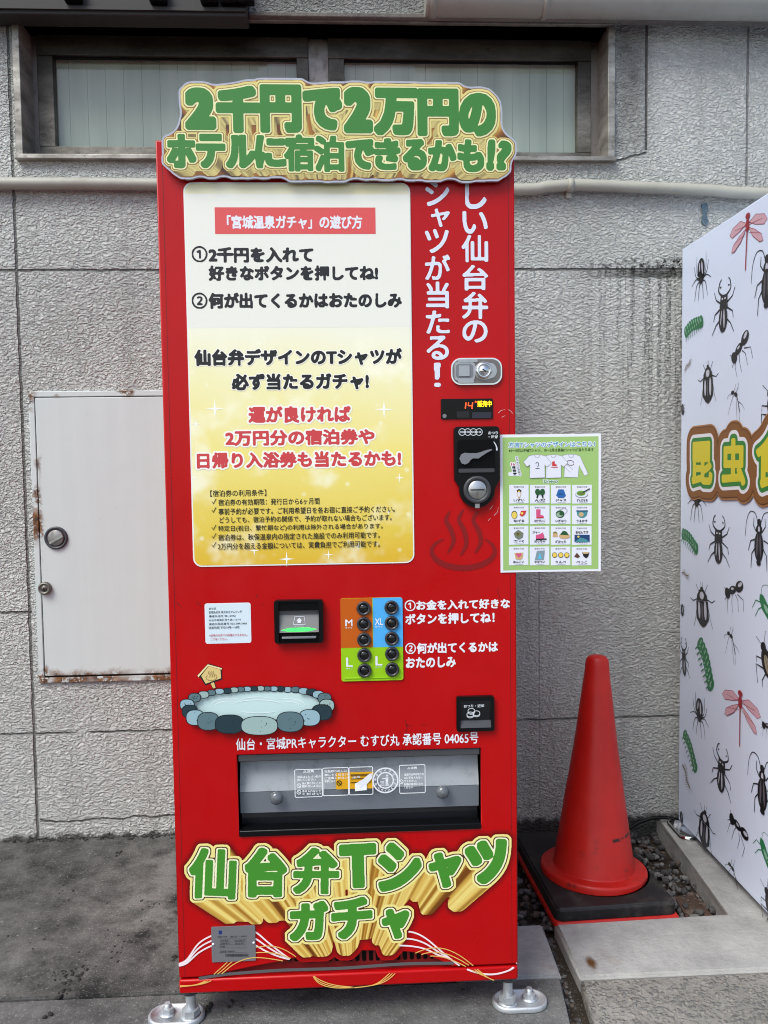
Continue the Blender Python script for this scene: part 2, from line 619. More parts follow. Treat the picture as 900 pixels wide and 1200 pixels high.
class MB:
    """collects solid shapes into one mesh"""

    def __init__(s):
        s.bm = bmesh.new()
        s.mats = []

    def mi(s, m):
        if m not in s.mats:
            s.mats.append(m)
        return s.mats.index(m)

    def add(s, verts, faces, m, smooth=False):
        vs = [s.bm.verts.new(v) for v in verts]
        k = s.mi(m)
        out = []
        for f in faces:
            try:
                q = s.bm.faces.new([vs[i] for i in f])
            except ValueError:
                continue
            q.material_index = k
            q.smooth = smooth
            out.append(q)
        return vs, out

    def box(s, x0, x1, y0, y1, z0, z1, m, bev=0.0, seg=2):
        v = [(x, y, z) for z in (z0, z1) for y in (y0, y1) for x in (x0, x1)]
        f = [(0, 2, 3, 1), (4, 5, 7, 6), (0, 1, 5, 4), (2, 6, 7, 3), (0, 4, 6, 2), (1, 3, 7, 5)]
        vs, fs = s.add(v, f, m)
        if bev:
            es = list({e for q in fs for e in q.edges})
            r = bmesh.ops.bevel(s.bm, geom=es, offset=bev, segments=seg, affect='EDGES', profile=0.5)
            for q in r['faces']:
                q.material_index = s.mi(m)
                q.smooth = True
        return s

    def tube(s, pts, r, m, seg=12, caps=True, r2=None):
        pts = [Vector(p) for p in pts]
        rings = []
        n = len(pts)
        prev = None
        for i, p in enumerate(pts):
            t = (pts[min(i + 1, n - 1)] - pts[max(i - 1, 0)]).normalized()
            a = prev if prev else (Vector((0, 0, 1)) if abs(t.z) < 0.9 else Vector((1, 0, 0)))
            x = (a - t * a.dot(t)).normalized()
            prev = x
            y = t.cross(x)
            rr = r if r2 is None else r + (r2 - r) * i / (n - 1)
            rings.append([p + (x * math.cos(k * math.tau / seg) + y * math.sin(k * math.tau / seg)) * rr for k in range(seg)])
        v = [q for ring in rings for q in ring]
        f = []
        for i in range(n - 1):
            for k in range(seg):
                f.append((i * seg + k, i * seg + (k + 1) % seg, (i + 1) * seg + (k + 1) % seg, (i + 1) * seg + k))
        vs, fs = s.add(v, f, m, True)
        if caps:
            for base in (0, (n - 1) * seg):
                q = s.bm.faces.new([vs[base + k] for k in range(seg)])
                q.material_index = s.mi(m)
        return s

    def lathe(s, prof, c, axis, m, seg=32, smooth=True):
        """prof: (radius, height) pairs along axis from centre c"""
        ax = Vector(axis).normalized()
        a = Vector((1, 0, 0)) if abs(ax.x) < 0.9 else Vector((0, 1, 0))
        x = (a - ax * a.dot(ax)).normalized()
        y = ax.cross(x)
        c = Vector(c)
        v = []
        for r, h in prof:
            for k in range(seg):
                th = k * math.tau / seg
                v.append(c + ax * h + (x * math.cos(th) + y * math.sin(th)) * max(r, 1e-5))
        f = []
        for i in range(len(prof) - 1):
            for k in range(seg):
                f.append((i * seg + k, i * seg + (k + 1) % seg, (i + 1) * seg + (k + 1) % seg, (i + 1) * seg + k))
        s.add(v, f, m, smooth)
        return s

    def prism(s, loop, n0, n1, frame, m, smooth=False):
        """loop in (u, v), extruded from n0 to n1 along the frame's normal"""
        k = len(loop)
        v = [frame(a, b, n0) for a, b in loop] + [frame(a, b, n1) for a, b in loop]
        f = [tuple(range(k - 1, -1, -1)), tuple(range(k, 2 * k))]
        f += [(i, (i + 1) % k, k + (i + 1) % k, k + i) for i in range(k)]
        s.add(v, f, m, smooth)
        return s

    def build(s, name, parent=None, recalc=True, autosmooth=None):
        if recalc:
            bmesh.ops.recalc_face_normals(s.bm, faces=s.bm.faces[:])
        me = bpy.data.meshes.new(name)
        s.bm.to_mesh(me)
        s.bm.free()
        for m in s.mats:
            me.materials.append(m)
        return link_mesh(name, me, parent)


def front_frame(u, v, n):
    return (u, FRONT - n, v)


def side_frame(u, v, n):
    return (SIDE_X - n, -u, v)


def ell(cx, cy, rx, ry, rot=0.0, n=28, a0=0.0, a1=math.tau):
    c, s_ = math.cos(rot), math.sin(rot)
    out = []
    closed = abs(a1 - a0 - math.tau) < 1e-6
    for k in range(n if closed else n + 1):
        t = a0 + (a1 - a0) * k / n
        x, y = rx * math.cos(t), ry * math.sin(t)
        out.append((cx + x * c - y * s_, cy + x * s_ + y * c))
    return out


def rrect(x0, y0, x1, y1, r, n=6):
    out = []
    for cx, cy, a in ((x1 - r, y0 + r, -90), (x1 - r, y1 - r, 0), (x0 + r, y1 - r, 90), (x0 + r, y0 + r, 180)):
        for k in range(n + 1):
            t = math.radians(a + 90 * k / n)
            out.append((cx + r * math.cos(t), cy + r * math.sin(t)))
    return out


def bez(pts, n=14):
    """Catmull-Rom through points"""
    p = [pts[0]] + list(pts) + [pts[-1]]
    out = []
    for i in range(1, len(p) - 2):
        for k in range(n):
            t = k / n
            q = []
            for d in (0, 1):
                a, b, c, e = p[i - 1][d], p[i][d], p[i + 1][d], p[i + 2][d]
                q.append(0.5 * (2 * b + (c - a) * t + (2 * a - 5 * b + 4 * c - e) * t * t + (3 * b - a - 3 * c + e) * t ** 3))
            out.append(tuple(q))
    out.append(tuple(pts[-1]))
    return out


def area(l):
    p = np.asarray(l)
    x, y = p[:, 0], p[:, 1]
    return 0.5 * float((x * np.roll(y, -1) - np.roll(x, -1) * y).sum())


def inside(p, l):
    q = np.asarray(l)
    x, y = q[:, 0], q[:, 1]
    x2, y2 = np.roll(x, -1), np.roll(y, -1)
    c = (y > p[1]) != (y2 > p[1])
    with np.errstate(divide='ignore', invalid='ignore'):
        xi = (x2 - x) * (p[1] - y) / (y2 - y) + x
    return bool((c & (p[0] < xi)).sum() % 2)


def nest(loops):
    """group closed loops: each outer loop with the holes that lie directly inside it"""
    if len(loops) == 1:
        return [loops]
    A = [abs(area(l)) for l in loops]
    order = sorted(range(len(loops)), key=lambda i: -A[i])
    depth, par = {}, {}
    for n_, i in enumerate(order):
        best = None
        for j in order[:n_]:
            if inside(loops[i][0], loops[j]) and (best is None or A[j] < A[best]):
                best = j
        par[i] = best
        depth[i] = 0 if best is None else depth[best] + 1
    return [[loops[i]] + [loops[j] for j in order if par[j] == i] for i in order if depth[i] % 2 == 0]


class Art:
    """flat printed artwork: layers of ink in (u, v), stacked a tenth of a millimetre apart"""
    STEP = 0.00012

    def __init__(s, frame, base=0.0006):
        s.fr, s.n = frame, base
        s.v, s.f, s.fm, s.mats = [], [], [], []

    def mi(s, m):
        if m not in s.mats:
            s.mats.append(m)
        return s.mats.index(m)

    def poly(s, pts, m, bump=True):
        o = len(s.v)
        s.v += [s.fr(a, b, s.n) for a, b in pts]
        s.f.append(tuple(range(o, o + len(pts))))
        s.fm.append(s.mi(m))
        if bump:
            s.n += s.STEP
        return s

    def stroke(s, pts, w0, m, w1=None, taper_ends=False):
        n = len(pts)
        L, R = [], []
        for i, (x, y) in enumerate(pts):
            ax, ay = pts[max(i - 1, 0)]
            bx, by = pts[min(i + 1, n - 1)]
            dx, dy = bx - ax, by - ay
            d = math.hypot(dx, dy) or 1
            ww = w0 if w1 is None else w0 + (w1 - w0) * i / (n - 1)
            if taper_ends:
                ww = w0 * (0.15 + 0.85 * math.sin(math.pi * i / (n - 1)) ** 0.7)
            L.append((x - dy / d * ww / 2, y + dx / d * ww / 2))
            R.append((x + dy / d * ww / 2, y - dx / d * ww / 2))
        o = len(s.v)
        for a, b in zip(L, R):
            s.v += [s.fr(*a, s.n), s.fr(*b, s.n)]
        k = s.mi(m)
        for i in range(n - 1):
            a = o + 2 * i
            s.f.append((a, a + 1, a + 3, a + 2))
            s.fm.append(k)
        s.n += s.STEP
        return s

    def loops(s, loops, m, th=0.0):
        """fill closed loops (holes allowed); th gives the sheet a thickness with side walls"""
        if not loops:
            return s
        k = s.mi(m)
        for grp in nest(loops):
            flat = [p for l in grp for p in l]
            tri = tessellate_polygon([[Vector((a, b, 0)) for a, b in l] for l in grp])
            o = len(s.v)
            s.v += [s.fr(a, b, s.n + th) for a, b in flat]
            for t in tri:
                a, b, c = (flat[i] for i in t)
                cr = (b[0] - a[0]) * (c[1] - a[1]) - (b[1] - a[1]) * (c[0] - a[0])
                if abs(cr) < 1e-13:
                    continue
                t = t if cr > 0 else (t[0], t[2], t[1])
                s.f.append(tuple(o + i for i in t))
                s.fm.append(k)
        if th:
            for l in loops:
                o2 = len(s.v)
                q = len(l)
                s.v += [s.fr(a, b, s.n + th) for a, b in l] + [s.fr(a, b, s.n) for a, b in l]
                for i in range(q):
                    j = (i + 1) % q
                    s.f.append((o2 + i, o2 + q + i, o2 + q + j, o2 + j))
                    s.fm.append(k)
        s.n += s.STEP + th
        return s

    def tris(s, P, T, m):
        o = len(s.v)
        s.v += [s.fr(a, b, s.n) for a, b in P]
        k = s.mi(m)
        for t in T:
            s.f.append(tuple(o + int(i) for i in t))
            s.fm.append(k)
        s.n += s.STEP
        return s

    def build(s, name, parent):
        me = bpy.data.meshes.new(name)
        me.from_pydata(s.v, [], s.f)
        for m in s.mats:
            me.materials.append(m)
        me.polygons.foreach_set('material_index', s.fm)
        return link_mesh(name, me, parent)


# ------------------------------------------------------------------ lettering
TXC = {}


def text_tris(txt, offset=0.0, spacing=1.0):
    key = (txt, offset, spacing)
    if key in TXC:
        return TXC[key]
    cu = bpy.data.curves.new('lettering', 'FONT')
    cu.body = txt
    cu.offset = offset
    cu.space_character = spacing
    cu.resolution_u = 4
    o = bpy.data.objects.new('lettering', cu)
    COL.objects.link(o)
    dg = bpy.context.evaluated_depsgraph_get()
    me = bpy.data.meshes.new_from_object(o.evaluated_get(dg))
    me.calc_loop_triangles()
    P = np.array([(v.co.x, v.co.y) for v in me.vertices])
    T = np.array([tuple(t.vertices) for t in me.loop_triangles])
    bpy.data.objects.remove(o)
    bpy.data.curves.remove(cu)
    bpy.data.meshes.remove(me)
    TXC[key] = (P, T)
    return P, T


def raster(P, T, res, pad):
    """triangles -> boolean grid, res cells per unit"""
    mn = P.min(0) - pad
    mx = P.max(0) + pad
    nx, ny = int((mx[0] - mn[0]) * res) + 2, int((mx[1] - mn[1]) * res) + 2
    g = np.zeros((ny, nx), bool)
    Q = (P - mn) * res
    for t in T:
        a, b, c = Q[t[0]], Q[t[1]], Q[t[2]]
        x0, x1 = int(max(0, math.floor(min(a[0], b[0], c[0])))), int(math.ceil(max(a[0], b[0], c[0]))) + 1
        y0, y1 = int(max(0, math.floor(min(a[1], b[1], c[1])))), int(math.ceil(max(a[1], b[1], c[1]))) + 1
        X = np.arange(x0, x1)[None, :]
        Y = np.arange(y0, y1)[:, None]
        d = (b[0] - a[0]) * (c[1] - a[1]) - (b[1] - a[1]) * (c[0] - a[0])
        if abs(d) < 1e-9:
            continue
        sg = 1 if d > 0 else -1
        e0 = ((b[0] - a[0]) * (Y - a[1]) - (b[1] - a[1]) * (X - a[0])) * sg
        e1 = ((c[0] - b[0]) * (Y - b[1]) - (c[1] - b[1]) * (X - b[0])) * sg
        e2 = ((a[0] - c[0]) * (Y - c[1]) - (a[1] - c[1]) * (X - c[0])) * sg
        sub = g[y0:y1, x0:x1]
        sub |= ((e0 >= -1e-6) & (e1 >= -1e-6) & (e2 >= -1e-6))[:sub.shape[0], :sub.shape[1]]
    return g, mn


def edt(mask, R):
    """distance (cells) to the nearest True cell, up to R"""
    ny, nx = mask.shape
    idx = np.arange(nx)[None, :]
    l = np.where(mask, idx, -10 ** 6)
    l = np.maximum.accumulate(l, 1)
    r = np.where(mask, idx, 10 ** 6)
    r = np.minimum.accumulate(r[:, ::-1], 1)[:, ::-1]
    gx = np.minimum(np.minimum(idx - l, r - idx), R + 2).astype(np.float32)
    gx2 = gx * gx
    d2 = gx2.copy()
    for k in range(1, R + 2):
        d2[k:] = np.minimum(d2[k:], gx2[:-k] + k * k)
        d2[:-k] = np.minimum(d2[:-k], gx2[k:] + k * k)
    return np.sqrt(d2)


def blur(a):
    p = np.pad(a, 1, mode='edge')
    a = (p[:, :-2] + 2 * p[:, 1:-1] + p[:, 2:]) / 4
    return (a[:-2] + 2 * a[1:-1] + a[2:]) / 4


def sdf(mask, R):
    return blur(blur(np.where(mask, -(edt(~mask, R) - 0.5), edt(mask, R) - 0.5)))


SEG = {1: ((0, 3),), 2: ((1, 0),), 4: ((2, 1),), 8: ((3, 2),), 3: ((1, 3),), 6: ((2, 0),), 12: ((3, 1),), 9: ((0, 2),),
       7: ((2, 3),), 11: ((1, 2),), 13: ((0, 1),), 14: ((3, 0),), 5: ((0, 3), (2, 1)), 10: ((1, 0), (3, 2))}


def dp(p, tol):
    """Douglas-Peucker on an open polyline"""
    keep = np.zeros(len(p), bool)
    keep[0] = keep[-1] = True
    st = [(0, len(p) - 1)]
    while st:
        a, b = st.pop()
        if b - a < 2:
            continue
        d = p[b] - p[a]
        L = math.hypot(*d)
        q = p[a + 1:b] - p[a]
        e = np.abs(q[:, 0] * d[1] - q[:, 1] * d[0]) / L if L > 1e-9 else np.hypot(q[:, 0], q[:, 1])
        k = int(e.argmax())
        if e[k] > tol:
            k += a + 1
            keep[k] = True
            st += [(a, k), (k, b)]
    return p[keep]


def contour(f, level, tol=0.12, minlen=6):
    """closed loops (x, y in cells) round the region f < level"""
    f = np.pad(f - level, 1, constant_values=5.0)
    f[f == 0] = 1e-6
    ins = (f < 0).astype(int)
    case = ins[:-1, :-1] + 2 * ins[:-1, 1:] + 4 * ins[1:, 1:] + 8 * ins[1:, :-1]
    W_ = f.shape[1]
    nxt = {}

    def key(i, j, e):
        return (i * W_ + j) * 2 if e == 0 else ((i * W_ + j + 1) * 2 + 1 if e == 1 else (((i + 1) * W_ + j) * 2 if e == 2 else (i * W_ + j) * 2 + 1))
    ys, xs = np.nonzero((case > 0) & (case < 15))
    for i, j, c in zip(ys.tolist(), xs.tolist(), case[ys, xs].tolist()):
        for a, b in SEG[c]:
            nxt[key(i, j, a)] = key(i, j, b)

    def pt(k):
        c, e = k // 2, k % 2
        i, j = divmod(c, W_)
        a = f[i, j]
        b = f[i + 1, j] if e else f[i, j + 1]
        t = a / (a - b)
        return (j - 1, i - 1 + t) if e else (j - 1 + t, i - 1)
    out = []
    while nxt:
        k0, k = nxt.popitem()
        ks = [k0]
        while k != k0:
            ks.append(k)
            k = nxt.pop(k)
        if len(ks) < minlen:
            continue
        p = np.array([pt(q) for q in ks])
        h = len(p) // 2
        p = np.vstack([dp(p[:h + 1], tol)[:-1], dp(np.vstack([p[h:], p[:1]]), tol)[:-1]])
        if len(p) >= 3:
            out.append(p)
    return out


def fit_map(loops_or_pts, box):
    a = np.vstack(loops_or_pts)
    mn, mx = a.min(0), a.max(0)
    sx, sy = (box[2] - box[0]) / (mx[0] - mn[0]), (box[3] - box[1]) / (mx[1] - mn[1])
    return lambda p: [(box[0] + (q[0] - mn[0]) * sx, box[1] + (q[1] - mn[1]) * sy) for q in p]


def bold(txt, box, weight, outs=(), res=44, spacing=1.0):
    """rounded bold lettering fitted to box; returns the loops of the letters and of each wider outline (em)"""
    P, T = text_tris(txt, 0.0, spacing)
    R = int((weight + max(outs, default=0)) * res) + 3
    g, _ = raster(P, T, res, (R + 2) / res)
    f = sdf(g, R)
    base = contour(f, weight * res)
    mp = fit_map(base, box)
    return [[mp(l) for l in base]] + [[mp(l) for l in contour(f, (weight + o) * res)] for o in outs]


def small_text(art, txt, box, m, offset=0.0, spacing=1.0):
    P, T = text_tris(txt, offset, spacing)
    mp = fit_map([P], box)
    art.tris(mp(P), T, m)


def bold_text(art, txt, box, m, weight=0.03, outline=None, outm=None, res=44, spacing=1.0):
    L = bold(txt, box, weight, () if outline is None else (outline,), res, spacing)
    if outline is not None:
        art.loops(L[1], outm)
    art.loops(L[0], m)

# ================================================================== SETTING
DARKC = make_concrete('dark_pavement', rgb(42, 42, 41), rgb(114, 113, 110), 0.7, patch=True)
STRIPC = make_concrete('grey_pavement', rgb(74, 74, 73), rgb(118, 117, 115), 0.55)
LIGHTC = make_concrete('pale_concrete', rgb(142, 141, 139), rgb(178, 177, 174), 0.3, rust=True)
AGGC = make_concrete('exposed_aggregate', rgb(122, 119, 112), rgb(158, 154, 147), 0.35, agg=0.6, bumpd=0.006)
SOIL = make_concrete('damp_soil', rgb(46, 40, 34), rgb(76, 66, 56), 0.4, bumpd=0.012)
KERBC = make_concrete('kerb_concrete', rgb(128, 128, 126), rgb(158, 157, 154), 0.4)


def structure(mb, name):
    return props(mb.build(name), kind='structure')


m = MB()
m.add([(-400, -800, -0.065), (400, -800, -0.065), (400, 0.2, -0.065), (-400, 0.2, -0.065)], [(0, 1, 2, 3)], SOIL)
structure(m, 'ground')


def slab(loop, z0, z1, ma, bev=0.006):
    b = MB()
    n = len(loop)
    v = [(x, y, z0) for x, y in loop] + [(x, y, z1) for x, y in loop]
    f = [tuple(range(n - 1, -1, -1)), tuple(range(n, 2 * n))] + [(i, (i + 1) % n, n + (i + 1) % n, n + i) for i in range(n)]
    vs, fs = b.add(v, f, ma)
    es = list({e for e in fs[1].edges})
    r = bmesh.ops.bevel(b.bm, geom=es, offset=bev, segments=2, affect='EDGES')
    for q in r['faces']:
        q.smooth = True
    return b


structure(slab([(-7, -0.786), (0.60, -0.786), (0.60, 0.0), (-7, 0.0)], -0.075, 0.0, DARKC, 0.004), 'pavement')
structure(slab([(0.604, -0.786), (0.845, -0.786), (0.852, -0.578), (0.604, -0.578)], -0.075, 0.0, LIGHTC, 0.006), 'paving_slab')
structure(slab([(-7, -6), (0.755, -6), (0.815, -1.0), (0.842, -0.791), (-7, -0.791)], -0.075, -0.002, STRIPC, 0.004), 'pavement')
structure(slab([(0.886, -0.796), (7, -0.796), (7, 0.0), (1.378, 0.0), (1.352, -0.578), (0.884, -0.578)], -0.075, 0.0, LIGHTC, 0.008), 'paving_slab')
structure(slab([(0.82, -6), (7, -6), (7, -0.801), (0.886, -0.801), (0.868, -1.0)], -0.075, -0.003, AGGC, 0.006), 'pavement')

structure(slab([(0.80, -6), (0.90, -6), (0.90, -0.58), (0.80, -0.58)], -0.070, -0.036, SOIL, 0.004), 'soil_joint')

# gravel bed in the pit behind the cone
gm = MB()
GR = [mat('gravel_%d' % k, rgb(*c), 0.85) for k, c in enumerate(((80, 78, 77), (98, 96, 95), (62, 60, 60), (92, 78, 70), (112, 110, 108)))]
ico = bmesh.new()
bmesh.ops.create_icosphere(ico, subdivisions=1, radius=1)
IV = [v.co.copy() for v in ico.verts]
IF = [tuple(v.index for v in f.verts) for f in ico.faces]
ico.free()


def pebble(mb, x, y, z, r, ma):
    a = random.random() * math.tau
    ca, sa = math.cos(a), math.sin(a)
    sx, sy, sz = r * random.uniform(.8, 1.5), r * random.uniform(.6, 1), r * random.uniform(.45, .8)
    vs = []
    for q in IV:
        k = random.uniform(.78, 1.15)
        X, Y, Z = q.x * sx * k, q.y * sy * k, q.z * sz * k
        vs.append((x + X * ca - Y * sa, y + X * sa + Y * ca, z + Z))
    mb.add(vs, IF, ma)


for _ in range(1500):
    x, y = random.uniform(0.62, 1.37), random.uniform(-0.57, -0.005)
    if x > 1.345 + 0.045 * (y + 0.57):
        continue
    pebble(gm, x, y, random.uniform(-0.064, -0.040), random.uniform(0.005, 0.014), random.choice(GR))
for _ in range(90):
    y = random.uniform(-0.98, -0.58)
    pebble(gm, 0.866 + random.uniform(-.012, .012) + (y + .58) * .06, y, -.036, random.uniform(.003, .007), random.choice(GR))
props(gm.build('gravel'), 'loose grey gravel and soil in the sunken strip round the cone', 'gravel', kind='stuff')

# crumbs of moss and dirt on the left pavement
cm = MB()
MOSS = mat('black_moss', rgb(42, 42, 38), 0.95)
for px, py, n, sp, r in ((118, 895, 60, .05, .007), (150, 873, 14, .02, .008), (136, 830, 6, .01, .006), (102, 797, 5, .012, .007), (140, 1000, 4, .01, .006),
                         (88, 1145, 16, .03, .006), (75, 1165, 8, .02, .007), (85, 1140, 20, .04, .005), (15, 862, 4, .02, .006), (138, 1002, 4, .012, .006),
                         (56, 1190, 4, .008, .008), (270, 1175, 5, .02, .007), (245, 1180, 5, .01, .008), (543, 1160, 2, .005, .006), (205, 1124, 5, .008, .007),
                         (45, 1100, 10, .06, .004), (130, 1110, 14, .08, .004), (180, 1060, 10, .06, .004), (90, 1050, 12, .1, .004)):
    p = hit(px, py, 2, 0)
    for _ in range(n):
        pebble(cm, p.x + random.gauss(0, sp * .6), p.y + random.gauss(0, sp * .6), 0.0005, r * random.uniform(.4, 1), MOSS)
for _ in range(170):
    pebble(cm, random.uniform(-.9, .6), -0.006 - abs(random.gauss(0, .008)), 0.001, random.uniform(.002, .007), MOSS)
props(cm.build('moss'), 'black crumbs of moss and dirt scattered over the dark pavement', 'moss', kind='stuff')

m = MB()
q = [hit(px, py, 2, -0.045) for px, py in ((791, 1051), (812, 1047), (839, 1077), (806, 1077))]
vs = [(p.x, p.y, z) for z in (-0.068, -0.045) for p in q]
m.add(vs, [(3, 2, 1, 0), (4, 5, 6, 7), (0, 1, 5, 4), (1, 2, 6, 5), (2, 3, 7, 6), (3, 0, 4, 7)],
      make_concrete('brown_tile', rgb(74, 58, 50), rgb(98, 78, 66), 0.3))
props(m.build('paving_tile'), 'broken brown tile lying in the gravel at the front of the sunken strip', 'tile')

# ------------------------------------------------------------------ building
bld = thing('building', (0.3, 0.1, 0), 'grey rough stucco building wall with a high strip window and a rusty white hatch', 'building')
X0, X1, Z0, Z1 = -0.612, 1.222, 2.139, 2.545
m = MB()
xs = (-6, X0, X1, 7)
zs = (-0.09, Z0, Z1, 3.3)
for i in range(3):
    for k in range(3):
        if i == 1 and k == 1:
            continue
        a, b, c, d = xs[i], xs[i + 1], zs[k], zs[k + 1]
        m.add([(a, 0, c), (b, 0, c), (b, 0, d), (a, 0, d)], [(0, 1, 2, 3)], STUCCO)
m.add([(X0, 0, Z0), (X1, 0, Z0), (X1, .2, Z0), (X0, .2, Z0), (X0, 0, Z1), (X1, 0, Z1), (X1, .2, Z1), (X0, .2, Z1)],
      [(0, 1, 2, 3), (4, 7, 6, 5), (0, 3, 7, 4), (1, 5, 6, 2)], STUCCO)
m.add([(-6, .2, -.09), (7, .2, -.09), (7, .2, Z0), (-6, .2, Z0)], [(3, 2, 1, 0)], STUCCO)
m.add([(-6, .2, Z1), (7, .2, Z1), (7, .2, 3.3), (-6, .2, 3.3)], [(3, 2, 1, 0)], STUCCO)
m.build('wall', bld, recalc=False)

# window
OUT_MET = make_outer_metal()
wn = MB()
fw = 0.020
wn.box(-0.624, 1.231, -0.014, 0.10, 2.545, 2.560, OUT_MET, .002)
wn.box(-0.624, 1.231, -0.022, 0.10, 2.128, 2.142, OUT_MET, .002)
wn.box(-0.622, -0.600, -0.013, 0.10, 2.1425, 2.5445, OUT_MET, .002)
wn.box(1.207, 1.2295, -0.013, 0.10, 2.1425, 2.5445, OUT_MET, .002)
win = wn.build('window', bld)
YS = 0.075


def sash(pxa, pxb, gxa, gxb, gya, gyb, top, bot, nm):
    xa, _ = Wl(pxa, 110, YS)
    xb, _ = Wl(pxb, 110, YS)
    ga, _ = Wl(gxa, 110, YS)
    gb, _ = Wl(gxb, 110, YS)
    mid = (gxa + gxb) / 2
    za, zb = Wl(mid, gyb, YS)[1], Wl(mid, gya, YS)[1]
    s_ = MB()
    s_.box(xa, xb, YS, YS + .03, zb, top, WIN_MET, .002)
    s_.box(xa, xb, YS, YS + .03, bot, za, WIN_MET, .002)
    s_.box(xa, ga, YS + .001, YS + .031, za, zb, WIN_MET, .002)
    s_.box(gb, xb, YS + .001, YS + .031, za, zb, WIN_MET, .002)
    s_.box(ga, gb, YS + .012, YS + .016, zb - .006, zb, DBLACK)
    s_.build('sash', win)
    g = MB()
    g.add([(ga, YS + .02, za), (gb, YS + .02, za), (gb, YS + .02, zb), (ga, YS + .02, zb)], [(0, 1, 2, 3)], GLASS)
    g.build('pane', win, recalc=False)
    bl = MB()
    n = 14
    for i in range(n):
        a = ga - .02 + (gb - ga + .04) * i / n
        b = ga - .02 + (gb - ga + .04) * (i + 1) / n
        bl.box(a + .0004, b - .0004, YS + .034, YS + .037, za - .01, zb + .01, BLIND)
    bl.build('blind', win)


BLIND = make_blind()
sash(44, 362, 63, 348, 66, 172, 2.5445, 2.1425, 0)
sash(385, 693, 404, 677, 70, 178, 2.5445, 2.1425, 1)
for a, b in ((Wl(362, 110, YS)[0], Wl(385, 110, YS)[0]), (-0.600, Wl(44, 110, YS)[0]), (Wl(693, 110, YS)[0], 1.207)):
    mu = MB()
    mu.box(a, b, YS + .012, YS + .04, 2.1425, 2.5445, DSTEEL)
    mu.build('mullion', win)
bk = MB()
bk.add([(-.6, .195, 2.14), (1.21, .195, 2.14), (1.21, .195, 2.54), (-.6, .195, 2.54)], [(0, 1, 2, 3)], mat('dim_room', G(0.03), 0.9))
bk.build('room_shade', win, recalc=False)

# ledges above the window
SOOT = mat('sooty_steel', rgb(46, 44, 43), 0.65)
zl = Wl(150, 18, -.07)[1]
xr = Wl(289, 10, -.07)[0]
m = MB()
m.box(-6, xr, -.07, -.001, zl, zl + .34, SOOT, .004)
m.box(-6, xr - .002, -.078, -.07, zl + .012, zl + .022, SOOT)
for px in (75, 175, 235, 258, 278):
    x = Wl(px, 5, -.09)[0]
    m.box(x, x + .05, -.10, -.0705, zl + .028, zl + .08, DBLACK, .004)
    m.tube([(x + .025, -.10, zl + .05), (x + .025, -.115, zl + .05)], .009, SOOT, 8)
m.build('shutter_rail', bld)
zl2 = Wl(500, 21, -.03)[1]
m = MB()
m.box(xr + .001, 6, -.03, -.001, zl2, zl2 + .014, make_concrete('sooty_ledge', rgb(96, 92, 88), rgb(128, 124, 118), .4), .003)
m.box(xr + .001, 6, -.02, -.001, zl2 + .0145, zl2 + .4, STUCCO)
m.build('ledge', bld)

# blue-grey leftover of sealant on the stucco
sp = Art(lambda u, v, n: (u, -n, v), 0.002)
pts = [(821, 240), (828, 238), (829, 246), (827, 252), (830, 260), (826, 265), (821, 261), (823, 252)]
sp.loops([[Wl(*p) for p in pts][::-1]], make_concrete('old_blue_sealant', rgb(70, 88, 100), rgb(100, 120, 130), .8), th=.003)
sp.build('sealant_patch', bld)

# hatch
hx0, hz1 = Wl(38, 459)
hz0 = Wl(44, 800)[1]
hx0 = (hx0 + Wl(43, 800)[0]) / 2
hx1 = 0.06
m = MB()
t = .017
m.box(hx0, hx1, -.009, .0, hz1 - t, hz1, HATCH, .002)
m.box(hx0, hx1, -.009, .0, hz0, hz0 + t, HATCH, .002)
m.box(hx0, hx0 + t, -.0085, .0, hz0 + t, hz1 - t, HATCH, .002)
m.box(hx1 - t, hx1, -.0085, .0, hz0 + t, hz1 - t, HATCH, .002)
m.box(hx0 + .004, hx1 - .004, -.002, .0, hz0 + .004, hz1 - .004, mat('dark_gap', rgb(30, 24, 18), .9))
hatch = m.build('hatch_frame', bld)
m = MB()
m.box(hx0 + t + .004, hx1 - t - .003, -.011, -.0025, hz0 + t + .006, hz1 - t - .003, HATCH, .002)
hd = m.build('hatch_door', bld)
m = MB()
cx, cz = Wl(67.5, 630)
m.lathe([(.036, 0), (.036, .004), (.034, .007), (.030, .007), (.027, .003), (.0, .003)], (cx, -.0115, cz), (0, -1, 0), DGREY, 40)
m.build('pull_cup', hd)
m = MB()
pts = ell(0, 0, .026, .026, 0, 40)
m.lathe([(.025, .0), (.025, .003), (.022, .0045), (.0, .005)], (cx, -.0145, cz), (0, -1, 0), make_metal('old_zinc', (.33, .32, .31, 1), .45, .4), 36)
c_, s_ = math.cos(.5), math.sin(.5)
m.prism([(cx + a * c_ - b * s_, cz + a * s_ + b * c_) for a, b in rrect(-.0235, -.0085, .0235, -.002, .002)], .0048, .0085, lambda u, v, n: (u, -.0145 - n, v), STEEL)
m.build('pull_ring', hd)
m = MB()
cx, cz = Wl(55, 688.5)
m.lathe([(.020, 0), (.020, .010), (.018, .014), (.014, .015), (.013, .012), (.008, .012), (.008, .014), (0, .014)], (cx, -.0115, cz), (0, -1, 0), make_metal('old_brass_grey', (.22, .21, .19, 1), .45, .3), 32)
m.box(cx - .0012, cx + .0012, -.0275, -.0255, cz - .005, cz + .005, DBLACK)
m.build('hatch_lock', hd)

